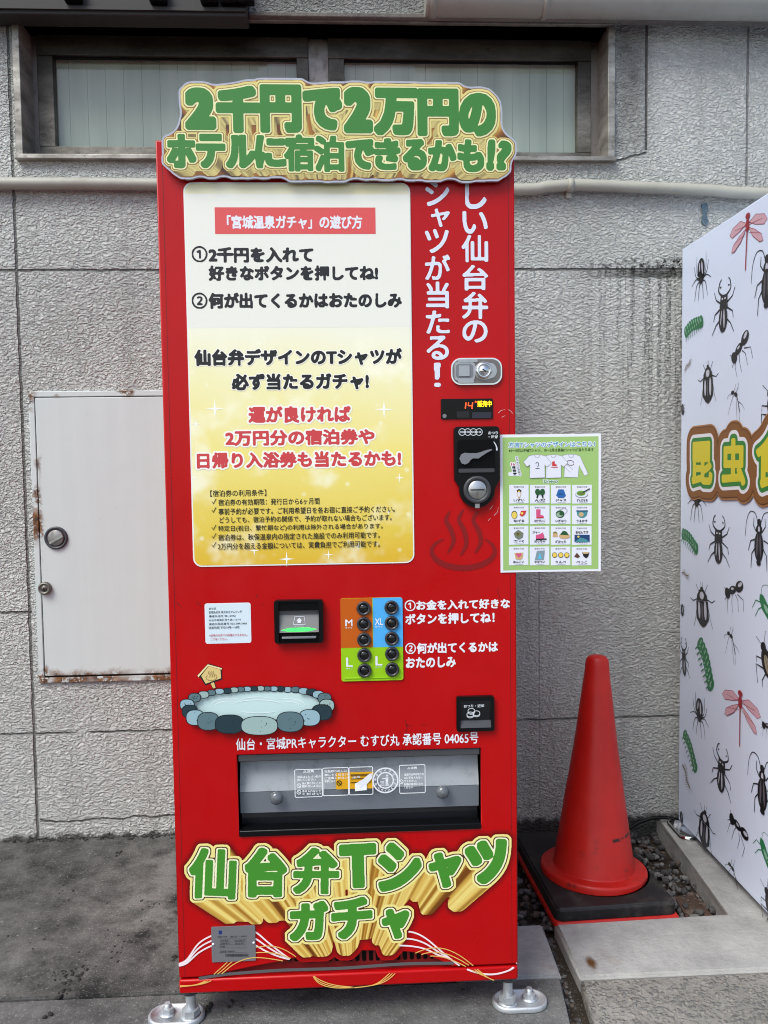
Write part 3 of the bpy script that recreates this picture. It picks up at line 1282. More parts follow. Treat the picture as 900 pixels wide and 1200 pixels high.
# conduit along the wall
CONDUIT = make_rubber_dirty('beige_conduit', rgb(168, 166, 154), .5)
cpts = [Wl(px, py, -.022) for px, py in ((-300, 216), (0, 215), (180, 216), (400, 220), (604, 222), (640, 219), (668, 217), (700, 217.5), (760, 220), (830, 223), (900, 227), (1200, 232))]
cpts = bez(cpts, 6)
cond = MB()
cond.tube([(a, -.022, b) for a, b in cpts], .0175, CONDUIT, 16)
cnd = props(cond.build('conduit'), 'beige round conduit pipe running along the stucco wall below the window', 'pipe')
m = MB()
cx, cz = Wl(668, 217, -.022)
m.tube([(cx - .009, -.022, cz), (cx + .009, -.022, cz)], .0205, CONDUIT, 16)
m.box(cx - .009, cx + .009, -.012, -.001, cz - .036, cz - .014, CONDUIT, .002)
m.build('clamp', cnd)

# gutter pipe above
m = MB()
gx = Wl(503, 6, -.075)[0]
gz = Wl(700, 2, -.075)[1]
GUT = make_rubber_dirty('grey_gutter', rgb(150, 148, 140), .5)
m.tube([(gx - .012, -.075, gz), (gx, -.075, gz), (6, -.075, gz)], .046, GUT, 24)
m.tube([(gx, -.075, gz), (gx + .02, -.075, gz)], .049, GUT, 24)
gp = props(m.build('gutter_pipe'), 'grey round gutter pipe at the top right under the edge of the photo', 'pipe')
for x in (gx + .35, gx + 1.2):
    m = MB()
    m.tube([(x - .008, -.075, gz), (x + .008, -.075, gz)], .0495, GUT, 24)
    m.box(x - .008, x + .008, -.06, -.021, gz + .02, gz + .045, GUT)
    m.build('clamp', gp)

# ================================================================== RED VENDING MACHINE
vm = thing('vending_machine', (WID / 2, -0.5, 0), 'tall red vending machine with a gold and green header sign and a yellow instruction panel', 'vending machine')
Z3 = zbox((180, 200), 2.8125)
Z4 = zbox((180, 450), 2.8125)

ob = fb(279, 881, 563.5, 976)          # outlet opening
DZ = (F(209, 1146)[1] + F(606, 1130)[1]) / 2   # bottom edge of the door
arch_px = [(235, 1145.5), (262, 1140.5), (290, 1134.5), (333, 1126.4), (359, 1119), (391, 1116), (420, 1114.5), (455, 1114.5), (480, 1116), (501, 1119.5), (530, 1127.5)]
arch = [F(*p) for p in arch_px]
arch = [(u, max(v, DZ + .0005)) for u, v in arch]
outer = [(0, ZTOP), (0, DZ)] + [(arch[0][0] - .002, DZ)] + arch[1:-1] + [(arch[-1][0], DZ)] + [(WID, DZ), (WID, ZTOP)]
a = Art(front_frame, -0.05)
a.loops([outer, [(ob[0], ob[1]), (ob[2], ob[1]), (ob[2], ob[3]), (ob[0], ob[3])]], RED, th=0.05)
bm = bmesh.new()
vs = [bm.verts.new(v) for v in a.v]
for f in a.f:
    bm.faces.new([vs[i] for i in f])
bmesh.ops.remove_doubles(bm, verts=bm.verts[:], dist=1e-6)
bmesh.ops.recalc_face_normals(bm, faces=bm.faces[:])
bm.normal_update()
es = [e for e in bm.edges if len(e.link_faces) == 2 and e.calc_face_angle(0) > 1.0 and
      all(abs(v.co.y - FRONT) < 1e-4 for v in e.verts)]
r = bmesh.ops.bevel(bm, geom=es, offset=0.007, segments=3, affect='EDGES', profile=0.5, clamp_overlap=True)
for q in r['faces']:
    q.smooth = True
mb = MB()
mb.bm.free()
mb.bm = bm
mb.mats = [RED]
door = mb.build('door', vm, recalc=False)

m = MB()
m.box(.006, WID - .006, FRONT + .056, -.13, .080, ZTOP - .005, RED, .006)
m.build('cabinet', vm)
m = MB()
m.box(.002, WID - .002, FRONT + .0505, FRONT + .0555, DZ, ZTOP - .003, DBLACK)
m.build('door_gasket', vm)
m = MB()
m.box(0, WID, FRONT - .001, FRONT + .055, ZBOT, DZ - .0045, RED, .004)
kick = m.build('kick_plate', vm)

SEAM = mat('dark_red_seam', rgb(96, 6, 8), .6)
for u_ in (.0128, WID - .0128):
    a = Art(front_frame, .0003)
    a.poly([(u_ - .0005, DZ + .004), (u_ + .0005, DZ + .004), (u_ + .0005, ZTOP - .006), (u_ - .0005, ZTOP - .006)], SEAM)
    a.build('edge_seam', door)
SCUFF = mat('scuff_mark', rgb(226, 196, 196), .5)
for pts in (((584, 484), (587, 481), (592, 480)), ((596, 480), (599, 482), (601, 485)), ((588, 489), (592, 487)), ((574, 597), (578, 592)), ((579, 604), (583, 600), (584, 594)), ((572, 610), (575, 607))):
    a = Art(front_frame, .0004)
    a.stroke([F(*p) for p in pts], .0010, SCUFF, .0004)
    a.build('scuff', door)
DSC = mat('dark_scratch', rgb(70, 8, 10), .5)
for pts in (((475, 844), (477, 853), (474, 866)), ((476, 850), (483, 851)), ((230, 705), (236, 711)), ((207, 706), (213, 712)), ((307, 708), (309, 710)), ((300, 700), (303, 696)), ((494, 849), (500, 850)), ((583, 690), (586, 702))):
    a = Art(front_frame, .0004)
    a.stroke([F(*p) for p in pts], .0013, DSC, .0005)
    a.build('scratch', door)

# grille in the arched gap
lip = [F(*p) for p in ((233, 1146.5), (262, 1142), (290, 1139.5), (333, 1136.6), (400, 1134.5), (472, 1129.5), (532, 1128.5))]
m = MB()
g = fb(225, 1105, 540, 1150)
m.box(g[0], g[2], FRONT + .010, FRONT + .014, DZ - .004, g[3], mat('shaded_grille_red', rgb(120, 16, 18), .45))  # door red darkened, the shade of the recess put into its colour
grille = m.build('grille', vm)
a = Art(lambda u, v, n: (u, FRONT + .0095 - n, v), 0.0003)
SLOT = DBLACK
for i in range(30):
    px = 283 + i * 8.0
    yb = np.interp(px, [235, 333, 420, 530], [1143, 1130, 1129.5, 1126])
    yt = np.interp(px, [p[0] for p in arch_px], [p[1] for p in arch_px]) + 1.5
    if yb - yt < 2:
        continue
    u, v0 = F(px, yb)
    _, v1 = F(px, yt)
    hw = .0045
    a.poly(rrect(u - hw, v0, u + hw, max(v1, v0 + .009), .0044, 4), SLOT, bump=False)
a.build('grille_slots', grille)
a = Art(front_frame, 0.0004)
a.stroke(bez([(u, v + .0) for u, v in lip], 6), .0065, mat('grey_seal', rgb(92, 90, 92), .5))
a.build('door_seal', door)

# ---------------------------------------------------------------- instruction panel
pb = [.0530, .9765, .5065, 1.7475]
m = MB()
m.prism(rrect(pb[0], pb[1], pb[2], pb[3], .018), .0003, .0016, front_frame, mat('white_sheet_edge', rgb(238, 238, 232), .3))
panel = m.build('instruction_panel', vm)
a = Art(front_frame, .0019)
e = .0028
a.poly(rrect(pb[0] + e, pb[1] + e, pb[2] - e, pb[3] - e, .016), PRINT)
SHEET = mat('white_sheet', rgb(238, 236, 224), .2, coat=.2)
a.poly(rrect(*fb(219, 228, 481, 384), .001), SHEET)
STAR = mat('sparkle_white', rgb(255, 254, 244), .3)
for px, py, r in ((252, 479, 11), (450, 480, 11), (230, 497, 6), (298, 645, 6), (336, 655, 9), (420, 640, 5), (468, 560, 6), (455, 600, 4), (228, 560, 4), (385, 650, 6)):
    u, v = F(px, py)
    r *= PXM
    a.poly([(u + (r if k % 2 == 0 else r * .16) * math.cos(k * math.pi / 4), v + (r if k % 2 == 0 else r * .16) * math.sin(k * math.pi / 4)) for k in range(8)], STAR, bump=False)
a.build('golden_print', panel)
# taped-on sheets: faint clear rectangles
CLEAR = mat('clear_film', rgb(250, 246, 214), .06, coat=.6)
PINK = mat('pink_red_ink', rgb(206, 66, 70), .35)
HALO = mat('white_halo_ink', rgb(250, 246, 236), .35)
a = Art(front_frame, .0023)
bx_ = fb(252, 243.5, 440, 274.5)
a.poly(rrect(*bx_, .0005), mat('salmon_banner', rgb(222, 84, 82), .3))
bold_text(a, '「宮城温泉ガチャ」の遊び方', fb(266, 252.6, 424.6, 268.6), WHITE, .032, spacing=.95)
a.build('banner', panel)


def panel_text(txt, px, m_=INK, weight=.05, outline=None, om=None, name='lettering', spacing=1.0, n=.0023):
    q = Art(front_frame, n)
    bold_text(q, txt, fb(*px), m_, weight, outline, om, spacing=spacing)
    return q.build(name, panel)


panel_text('①', (225, 288.5, 243.5, 307.5), weight=.02)
panel_text('2千円を入れて', (244.7, 290, 367.4, 308.4))
panel_text('好きなボタンを押してね!', (244.7, 311.3, 443, 329.2))
panel_text('②', (225, 343, 243.5, 362), weight=.02)
panel_text('何が出てくるかはおたのしみ', (244.7, 343, 470.8, 361.8))
panel_text('仙台弁デザインのTシャツが', (228, 408.7, 470.8, 428.3), weight=.05, outline=.05, om=HALO)
panel_text('必ず当たるガチャ!', (271.7, 437.5, 432.4, 457), weight=.05, outline=.05, om=HALO)
panel_text('運が良ければ', (291.3, 476, 411, 495.5), PINK, .044, .10, HALO)
panel_text('2万円分の宿泊券や', (264.3, 503.3, 438.8, 521.8), PINK, .044, .10, HALO)
panel_text('日帰り入浴券も当たるかも!', (230.8, 529, 469.8, 547.8), PINK, .044, .10, HALO)
a = Art(front_frame, .0023)
FINE = mat('fine_print_ink', rgb(52, 46, 28), .4)
for txt, px, tick in (
        ('【宿泊券の利用条件】', (246.5, 574, 312.3, 581.8), 0),
        ('宿泊券の有効期限：発行日から6ヶ月間', (256, 584.2, 374.5, 591.7), 588),
        ('事前予約が必要です。ご利用希望日を各お宿に直接ご予約ください。', (256, 594.2, 462.7, 601.7), 598),
        ('どうしても、宿泊予約の関係で、予約が取れない場合もございます。', (257.5, 604, 459, 611.3), 0),
        ('特定日(祝日、繁忙期など)の利用は除外される場合があります。', (256, 614.4, 448.4, 621.9), 618.3),
        ('宿泊券は、秋保温泉内の指定された施設でのみ利用可能です。', (256, 624.4, 445, 631.9), 628.3),
        ('2万円分を超える金額については、実費負担でご利用可能です。', (255.5, 634.8, 445, 642.4), 638.6)):
    bold_text(a, txt, fb(*px), FINE, .013, res=60)
    if tick:
        a.stroke([F(248.5, tick - .5), F(250, tick + 2.5), F(253.5, tick - 3.5)], .0016, FINE)
a.build('fine_print', panel)

# ---------------------------------------------------------------- vertical slogan
VW = mat('slogan_white', rgb(222, 226, 240), .35)
for name, chars in (('slogan', (('し', 545, 207, 570, 245), ('い', 542, 247.5, 571.5, 274), ('仙', 541, 275.5, 572, 307.5), ('台', 542, 310.5, 572, 340.5), ('弁', 541.5, 342, 572, 374), ('の', 542, 375.5, 571.5, 401.5))),
                    ('slogan', (('シ', 498.5, 211, 526.5, 241.5), ('ャ', 505, 244.5, 527, 266), ('ツ', 498, 268.5, 526, 296.5), ('が', 498, 298.5, 527.5, 328), ('当', 499, 330, 526, 361.5), ('た', 499, 364, 527, 391), ('る', 500, 393.5, 526, 422), ('！', 508.5, 425, 516.5, 453.5)))):
    a = Art(front_frame, .0006)
    for c, *px in chars:
        bold_text(a, c, fb(*px), VW, .022 if c != '！' else .01, res=60)
        a.n = .0006
    a.build(name, door)

# ---------------------------------------------------------------- lettering on the red door
for txt, px, wt in (('①', (474.3, 703, 487.2, 716), .015), ('お金を入れて好きな', (487.9, 702.3, 597.5, 713.9), .04),
                    ('ボタンを押してね！', (475, 718, 579.6, 731.2), .04), ('②', (475, 753.2, 487.4, 766.2), .015),
                    ('何が出てくるかは', (488.4, 752.3, 583.5, 765.2), .04), ('おたのしみ', (475.6, 769.6, 534, 782.4), .04),
                    ('仙台・宮城PRキャラクター むすび丸 承認番号 04065号', (276.5, 861.2, 560.5, 875.3), .014)):
    a = Art(front_frame, .0006)
    bold_text(a, txt, fb(*px), WHITE, wt)
    a.build('lettering', door)

# dark red hot spring mark
DRED = mat('dark_red_ink', rgb(134, 12, 16), .34)
zz = zbox((480, 400), 3.75)
a = Art(front_frame, .0006)
bowl = [(150, 868), (112, 890), (97, 920), (115, 958), (165, 985), (235, 996), (305, 985), (355, 958), (374, 925), (362, 893), (330, 868)]
a.stroke([F(*zz(*p)) for p in bez(bowl, 8)], .0125, DRED, taper_ends=True)
for st in ([(178, 745), (160, 785), (182, 830), (192, 880), (166, 932)], [(236, 738), (216, 782), (240, 835), (248, 892), (222, 942)], [(300, 745), (280, 785), (304, 835), (312, 885), (286, 930)]):
    a.stroke([F(*zz(*p)) for p in bez(st, 8)], .0105, DRED, taper_ends=True)
a.build('hot_spring_mark', door)

# ---------------------------------------------------------------- key lock
lb = fb(528.3, 419.8, 587.8, 451.2)
m = MB()
m.prism(rrect(*lb, .020, 8), 0, .005, front_frame, CHROME)
lock = m.build('door_lock', vm)
i = .0028
m = MB()
m.prism(rrect(lb[0] + i, lb[1] + i, lb[2] - i, lb[3] - i, .018, 8), .0051, .0058, front_frame, DSTEEL)
m.prism(rrect(*fb(532, 424.5, 556, 446.5), .007), .0059, .0075, front_frame, STEEL)
m.prism(rrect(*fb(533.5, 427, 554, 443.5), .007), .0076, .0081, front_frame, GREY)
m.prism(rrect(*fb(537, 429, 549.5, 441.5), .001), .0082, .0098, front_frame, STEEL)
for q in ((536, 421.8, 559, 425.2), (536, 445.8, 555, 449.2)):
    m.prism(rrect(*fb(*q), .002), .0059, .0085, front_frame, STEEL)
m.build('lock_plate', lock)
m = MB()
u, v = F(566, 434.9)
pts = ell(u, v, .0195, .0185)
pts2 = [(a_ + (.008 if a_ > u + .012 else 0), b_) for a_, b_ in pts]
m.prism(pts2, .0059, .0072, front_frame, STEEL)
m.lathe([(.0165, 0), (.0165, .004), (.0150, .0065), (.0105, .0065), (.0098, .004), (.0098, .007), (.0085, .009), (0, .009)], (u, FRONT - .0072, v), (0, -1, 0), CHROME, 40)
c_, s_ = math.cos(-.55), math.sin(-.55)
m.prism([(u + x * c_ - y * s_, v + x * s_ + y * c_) for x, y in rrect(-.0048, -.0011, .0048, .0011, .0008)], .0160, .0166, front_frame, DBLACK)
m.build('lock_cylinder', lock)

# ---------------------------------------------------------------- display
db = fb(516.5, 467.3, 577.3, 491)
m = MB()
m.prism(rrect(*db, .0025), 0, .0025, front_frame, mat('gloss_black', rgb(8, 8, 10), .15, spec=.25))
disp = m.build('display', vm)
zz = zbox((510, 400), 8.18)
LEDR = mat('led_red', rgb(255, 74, 30), .4, emit=1.3)
LEDY = mat('led_yellow', rgb(255, 205, 20), .4, emit=1.3)
a = Art(front_frame, .0028)


def P2(*pts):
    return [F(*zz(*p)) for p in pts]


for s_ in (P2((293, 588), (287, 645)), P2((318, 588), (314, 618), (350, 618)), P2((357, 586), (350, 648))):
    a.stroke(s_, .0022, LEDR)
a.stroke(P2((380, 575), (398, 583)), .0022, LEDR)
a.stroke(P2((384, 582), (380, 590)), .0014, LEDR)
a.build('price_digits', disp)
a = Art(front_frame, .0028)
bold_text(a, '販売中', fb(*zz(404, 569), *zz(540, 630)), LEDY, .02, res=60)
a.build('status_sign', disp)
a = Art(front_frame, .0028)
a.poly(rrect(*fb(*zz(205, 672), *zz(325, 733)), .001), mat('smoked_plastic', rgb(26, 24, 28), .3))
a.poly(rrect(*fb(*zz(352, 680), *zz(535, 737)), .001), mat('smoked_blue', rgb(40, 42, 54), .3))
a.build('dark_window', disp)
a = Art(front_frame, .0028)
a.poly(ell(*F(*zz(88, 716)), .0042, .0042), GREY)
a.build('sensor', disp)

# ---------------------------------------------------------------- coin slot unit
zz = zbox((510, 490), 10)
u0, v1 = F(*zz(211, 104))
u1, _ = F(*zz(742, 300))
uc, vc = F(*zz(480, 838))
rad = .0365
vs_ = F(*zz(300, 720))[1]
loop = [(u0, vs_)]
loop += [(uc + rad * math.cos(math.radians(t)), vc + rad * math.sin(math.radians(t))) for t in range(172, 370, 9)]
loop += [(u1, vs_)]
loop += [(u1 - .008 + .008 * math.cos(t * math.pi / 12), v1 - .008 + .008 * math.sin(t * math.pi / 12)) for t in range(0, 7)]
loop += [(u0 + .008 + .008 * math.cos(math.pi / 2 + t * math.pi / 12), v1 - .008 + .008 * math.sin(math.pi / 2 + t * math.pi / 12)) for t in range(0, 7)]
m = MB()
m.prism(loop, 0, .012, front_frame, BLACK)
coin = m.build('coin_unit', vm)
m = MB()
rb = fb(*zz(250, 255), *zz(690, 640))
m.prism(rrect(*rb, .009), .0121, .0127, front_frame, DBLACK)
m.prism(rrect(*fb(*zz(262, 590), *zz(680, 636)), .003), .0128, .0150, front_frame, DGREY)
m.build('lever_recess', coin)
m = MB()
lev = [(272, 480), (290, 428), (330, 408), (380, 412), (470, 412), (520, 400), (600, 372), (645, 366), (648, 376), (580, 412), (530, 445), (490, 474), (430, 472), (400, 490), (375, 525), (335, 544), (295, 530)]
m.prism([F(*zz(*p)) for p in lev[::-1]], .0130, .0185, front_frame, GREY)
m.build('return_lever', coin)
m = MB()
m.lathe([(.0285, 0), (.0285, .004), (.0262, .0055), (.0205, .0055), (.0195, .002)], (uc, FRONT - .012, vc), (0, -1, 0), DGREY, 40)
m.build('slot_ring', coin)
m = MB()
m.lathe([(.0195, 0), (.0195, .004), (.018, .0052), (0, .0052)], (uc, FRONT - .012, vc), (0, -1, 0), STEEL, 40)
m.prism(rrect(uc - .0145, vc - .0012, uc + .0145, vc + .0012, .0008), .0174, .0178, front_frame, DBLACK)
m.prism(rrect(uc - .0025, vc - .0165, uc + .0025, vc - .003, .001), .0173, .0185, front_frame, CHROME)
m.build('coin_slot', coin)
m = MB()
m.prism(rrect(*fb(*zz(455, 1000), *zz(508, 1050)), .001), .0121, .0140, front_frame, STEEL)
m.build('tab', coin)
a = Art(front_frame, .0124)
INKW = mat('white_print', rgb(214, 216, 222), .4)
for i_, t in enumerate(('500', '100', '50', '10')):
    u, v = F(*zz(306 + 65 * i_, 166))
    a.stroke(ell(u, v, .0068, .0068, n=24) + ell(u, v, .0068, .0068, n=24)[:1], .0013, INKW)
    small_text(a, t, (u - .0046, v - .0022, u + .0046, v + .0022), INKW, .02)
small_text(a, 'おつり', fb(*zz(608, 158), *zz(720, 194)), INKW, .03)
small_text(a, '・返却', fb(*zz(612, 204), *zz(720, 242)), INKW, .03)
a.stroke([F(*zz(*p)) for p in ((672, 278), (695, 315), (706, 345), (709, 380))], .0016, INKW, .0034)
a.build('coin_print', coin)

# ---------------------------------------------------------------- bill slot
zz = zbox((310, 690), 11.25)
bb = fb(*zz(135, 135), *zz(775, 700))
m = MB()
o_, i_ = rrect(*bb, .006), fb(*zz(195, 160), *zz(718, 690))
a = Art(front_frame, 0)
a.loops([o_, [(i_[0], i_[1]), (i_[2], i_[1]), (i_[2], i_[3]), (i_[0], i_[3])]], BLACK, th=.014)
bill = a.build('bill_slot', vm)
m = MB()
m.box(i_[0], i_[2], FRONT - .0105, FRONT - .0005, F(*zz(450, 275))[1], i_[3], DBLACK)
m.build('slot_hood', bill)
m = MB()
b2 = fb(*zz(200, 335), *zz(716, 560))
za, zb = b2[1], b2[3]
m.add([(b2[0], FRONT - .012, za), (b2[2], FRONT - .012, za), (b2[2], FRONT - .003, zb), (b2[0], FRONT - .003, zb)], [(0, 1, 2, 3)], mat('grey_bill_tray', rgb(128, 126, 124), .35))
m.box(b2[0], b2[2], FRONT - .004, FRONT - .001, zb, F(*zz(450, 275))[1], mat('grey_metal_strip', rgb(100, 100, 102), .4, .4))
m.add([(b2[0], FRONT - .012, za), (b2[2], FRONT - .012, za), (b2[2], FRONT - .001, za), (b2[0], FRONT - .001, za)], [(0, 3, 2, 1)], DGREY)
m.build('bill_tray', bill)
m = MB()
m.box(b2[0], b2[2], FRONT - .009, FRONT - .001, i_[1], za - .002, DBLACK)
q = fb(*zz(235, 612), *zz(685, 640))
m.box(q[0], q[2], FRONT - .0145, FRONT - .0092, q[1], q[3], GREY, .001)
m.build('lower_lip', bill)
a = Art(lambda u, v, n: (u, FRONT - .003 - .009 * (zb - v) / (zb - za) - n, v), .0006)
LEDG = mat('led_green', rgb(40, 255, 70), .4, emit=1.6)
gl = fb(*zz(225, 500), *zz(690, 545))
gm_ = (gl[0] + gl[2]) / 2
gc = (gl[1] + gl[3]) / 2
a.poly([(gl[0], gc - .001), (gm_ - .02, gl[1]), (gm_ + .02, gl[1]), (gl[2], gc), (gm_ + .02, gl[3] - .0004), (gm_ - .02, gl[3] - .0004)], LEDG)
a.build('green_lamp', bill)
a = Art(lambda u, v, n: (u, FRONT - .003 - .009 * (zb - v) / (zb - za) - n, v), .0009)
fr = [F(*zz(*p)) for p in ((385, 462), (400, 362), (525, 362), (540, 462), (385, 462))]
a.stroke(fr, .0012, INKW)
a.poly([F(*zz(*p)) for p in ((485, 440), (485, 412), (497, 412), (460, 375), (424, 412), (438, 412), (438, 440))][::-1], INKW)
small_text(a, 'お札を入れてください', fb(*zz(400, 470), *zz(525, 490)), INKW)
a.build('arrow_print', bill)

# ---------------------------------------------------------------- owner sticker
zz = zbox((230, 695), 11.25)
a = Art(front_frame, .0004)
sb = fb(*zz(115, 130), *zz(722, 662))
a.poly(rrect(*sb, .005), WHITE)
a.poly(rrect(sb[0] + .002, sb[1] + .002, sb[2] - .002, sb[3] - .002, .004), mat('pale_blue_paper', rgb(218, 232, 240), .35))
stk = a.build('owner_sticker', vm)
a = Art(front_frame, .0009)
INKR = mat('red_ink', rgb(190, 40, 66), .4)
for t, q, mm in (('会社名', (165, 188, 260, 218), INK), ('管理会社名 株式会社せんだい屋', (165, 232, 605, 266), INK), ('連絡先住所 981-0942', (165, 286, 518, 316), INK),
                 ('仙台市青葉区貝ケ森1-13-14', (165, 336, 585, 366), INK), ('連絡先電話番号 022-208-3966', (165, 386, 668, 417), INK), ('営業時間 平日10時～18時', (165, 435, 570, 468), INK),
                 ('※近隣のお店での両替はできません。', (172, 535, 675, 568), INKR), ('ご了承ください。', (190, 590, 415, 622), INKR)):
    small_text(a, t, fb(*zz(q[0], q[1]), *zz(q[2], q[3])), mm, .004)
a.build('sticker_text', stk)

# ---------------------------------------------------------------- button panel
zz = zbox((390, 680), 3.913)
kb = fb(*zz(37, 80), *zz(321, 459))
kx = F(*zz(183, 180))[0]
kz = F(*zz(180, 306))[1]
OR_, BL_, GN_ = mat('orange_plate', rgb(196, 92, 16), .3), mat('sky_blue_plate', rgb(80, 176, 240), .3), mat('lime_plate', rgb(150, 202, 20), .3)
m = MB()
m.prism(rrect(*kb, .005), 0, .003, front_frame, GN_)
btn = m.build('button_panel', vm)
a = Art(front_frame, .0032)
full = rrect(*kb, .005)


def clip(x0, x1, z0, z1):
    return [(min(max(p[0], x0), x1), min(max(p[1], z0), z1)) for p in full]


def dedupe(l):
    out = []
    for p in l:
        if not out or abs(p[0] - out[-1][0]) + abs(p[1] - out[-1][1]) > 1e-6:
            out.append(p)
    return out


a.poly(dedupe(clip(-9, kx - .0006, kz, 9)), OR_, bump=False)
a.poly(dedupe(clip(kx + .0006, 9, kz, 9)), BL_)
a.build('colour_fields', btn)
for t, q, s_ in (('M', (57, 178, 90, 209), 0), ('XL', (193, 173, 230, 204), 0), ('L', (61, 352, 92, 395), 0), ('L', (195, 346, 227, 389), 0)):
    a = Art(front_frame, .0036)
    bold_text(a, t, fb(*zz(q[0], q[1]), *zz(q[2], q[3])), WHITE, .012)
    a.n = .0036
    small_text(a, 'サイズ', fb(*zz(q[0], q[3] + 4), *zz(q[2], q[3] + 12)), WHITE, .02)
    a.build('size_lettering', btn)
cl = fb(*zz(37, 435), *zz(321, 459))
m = MB()
m.box(kb[0] + .006, kb[2] - .006, FRONT - .0042, FRONT - .0031, kb[1] + .005, kb[1] + .0075, GN_, .0005)
m.build('panel_ridge', btn)
for col_x, ys in ((143, (127, 198, 270, 341, 411)), (270, (123, 194, 265, 335, 406))):
    for y in ys:
        u, v = F(*zz(col_x, y))
        if col_x == 143:
            u = F(*zz(143, 270))[0]
        else:
            u = F(*zz(270, 265))[0]
        m = MB()
        m.lathe([(.0147, 0), (.0147, .004), (.0138, .006), (.0125, .0066), (.0092, .0040), (.0088, .0026)], (u, FRONT - .003, v), (0, -1, 0), mat('button_grey', rgb(54, 54, 58), .28), 32)
        bz = m.build('button', btn)
        m = MB()
        m.lathe([(.0090, .002), (.0086, .0044), (.006, .0056), (0, .0060)], (u, FRONT - .003, v), (0, -1, 0), mat('button_black', rgb(12, 12, 14), .15, coat=.5), 32)
        m.build('push_face', btn)

# ---------------------------------------------------------------- coin return
zz = zbox((390, 680), 3.913)
cb = fb(*zz(565, 527), *zz(737, 686))
ci = fb(*zz(582, 546), *zz(722, 672))
a = Art(front_frame, 0)
a.loops([rrect(*cb, .005), [(ci[0], ci[1]), (ci[2], ci[1]), (ci[2], ci[3]), (ci[0], ci[3])]], BLACK, th=.010)
cr_ = a.build('coin_return', vm)
m = MB()
m.add([(ci[0], FRONT - .0095, ci[3]), (ci[2], FRONT - .0095, ci[3]), (ci[2], FRONT - .003, ci[1] + .016), (ci[0], FRONT - .003, ci[1] + .016)], [(0, 3, 2, 1)], mat('return_flap', rgb(26, 26, 30), .3))
m.add([(ci[0], FRONT - .001, ci[1] + .016), (ci[2], FRONT - .001, ci[1] + .016), (ci[2], FRONT - .0098, ci[1] + .001), (ci[0], FRONT - .0098, ci[1] + .001)], [(0, 3, 2, 1)], DGREY)
m.build('return_flap', cr_)
a = Art(lambda u, v, n: (u, FRONT - .0096 - n, v), .0004)
small_text(a, 'おつり・返却', fb(*zz(598, 563), *zz(690, 577)), INKW, .02)
for p in ((632, 592), (655, 603), (627, 608)):
    u, v = F(*zz(*p))
    a.stroke(ell(u, v, .0072, .0052, n=22) + ell(u, v, .0072, .0052, n=22)[:1], .0013, INKW)
    a.stroke(ell(u, v - .0022, .0072, .0052, a0=math.pi, a1=math.tau, n=12), .0012, INKW)
a.build('coin_print', cr_)

# ---------------------------------------------------------------- outlet
IN = .0475
m = MB()
x0, z0, x1, z1 = ob
BOXM = mat('outlet_liner', rgb(40, 40, 44), .5)
m.add([(x0, FRONT + .002, z0), (x1, FRONT + .002, z0), (x1, FRONT + .002, z1), (x0, FRONT + .002, z1),
       (x0, FRONT + IN, z0), (x1, FRONT + IN, z0), (x1, FRONT + IN, z1), (x0, FRONT + IN, z1)],
      [(0, 1, 5, 4), (1, 2, 6, 5), (2, 3, 7, 6), (3, 0, 4, 7), (4, 5, 6, 7)], BOXM)
outl = m.build('outlet', vm, recalc=False)
m = MB()
m.box(x0 + .001, x1 - .001, FRONT - .004, FRONT + .03, z0 + .001, z0 + .014, BLACK, .002)
m.build('outlet_sill', outl)
m = MB()
m.box(x0 + .001, x1 - .001, FRONT + .004, FRONT + .012, z1 - .016, z1 - .001, mat('flap_hinge', rgb(70, 70, 74), .4), .002)
m.build('flap_hinge', outl)
zf0, zf1 = z0 + .036, z1 - .016
TR = bpy.data.materials.new('clear_flap')
TR.use_nodes = True
t = TR.node_tree
t.nodes.remove(t.nodes['Principled BSDF'])
tr = t.nodes.new('ShaderNodeBsdfTransparent')
tr.inputs[0].default_value = (.90, .92, .94, 1)
gs = t.nodes.new('ShaderNodeBsdfGlossy')
gs.inputs['Roughness'].default_value = .12
mx = t.nodes.new('ShaderNodeMixShader')
t.links.new(facing_mix(t, .07, .5), mx.inputs[0])
t.links.new(tr.outputs[0], mx.inputs[1])
t.links.new(gs.outputs[0], mx.inputs[2])
t.links.new(mx.outputs[0], t.nodes['Material Output'].inputs[0])
m = MB()
m.add([(x0 + .006, FRONT + .010, zf0), (x1 - .006, FRONT + .010, zf0), (x1 - .006, FRONT + .013, zf1), (x0 + .006, FRONT + .013, zf1)], [(0, 1, 2, 3)], TR)
flap = m.build('outlet_flap', outl, recalc=False)
m = MB()
GALV = make_metal('galvanised_plate', rgb(186, 187, 188), .45, .25, 0.0)
zm = F(400, 929)[1]
m.add([(x0 + .001, FRONT + .020, zm), (x1 - .001, FRONT + .020, zm), (x1 - .001, FRONT + .044, zf1 + .012), (x0 + .001, FRONT + .044, zf1 + .012)], [(0, 1, 2, 3)], GALV)
m.add([(x0 + .001, FRONT + .024, zf0 + .004), (x1 - .001, FRONT + .024, zf0 + .004), (x1 - .001, FRONT + .0205, zm - .001), (x0 + .001, FRONT + .0205, zm - .001)], [(0, 1, 2, 3)], mat('grey_guard', rgb(132, 136, 142), .5))
m.build('guard_plate', outl, recalc=False)
for px, py in ((323.5, 937.5), (519.5, 930.5)):
    u, v = F(px, py)
    m = MB()
    m.lathe([(.0150, 0), (.0135, .005), (.009, .009), (0, .0105)], (u, FRONT + .010, v), (0, -1, 0), mat('clear_knob', rgb(96, 99, 104), .12, coat=.5), 8)
    m.build('flap_knob', outl)
ART_F = lambda u, v, n: (u, FRONT + .0095 - n, v)
zz = zbox((190, 850), 2.093)
a = Art(ART_F, .0004)
YEL = mat('yellow_sticker', rgb(226, 168, 20), .4)
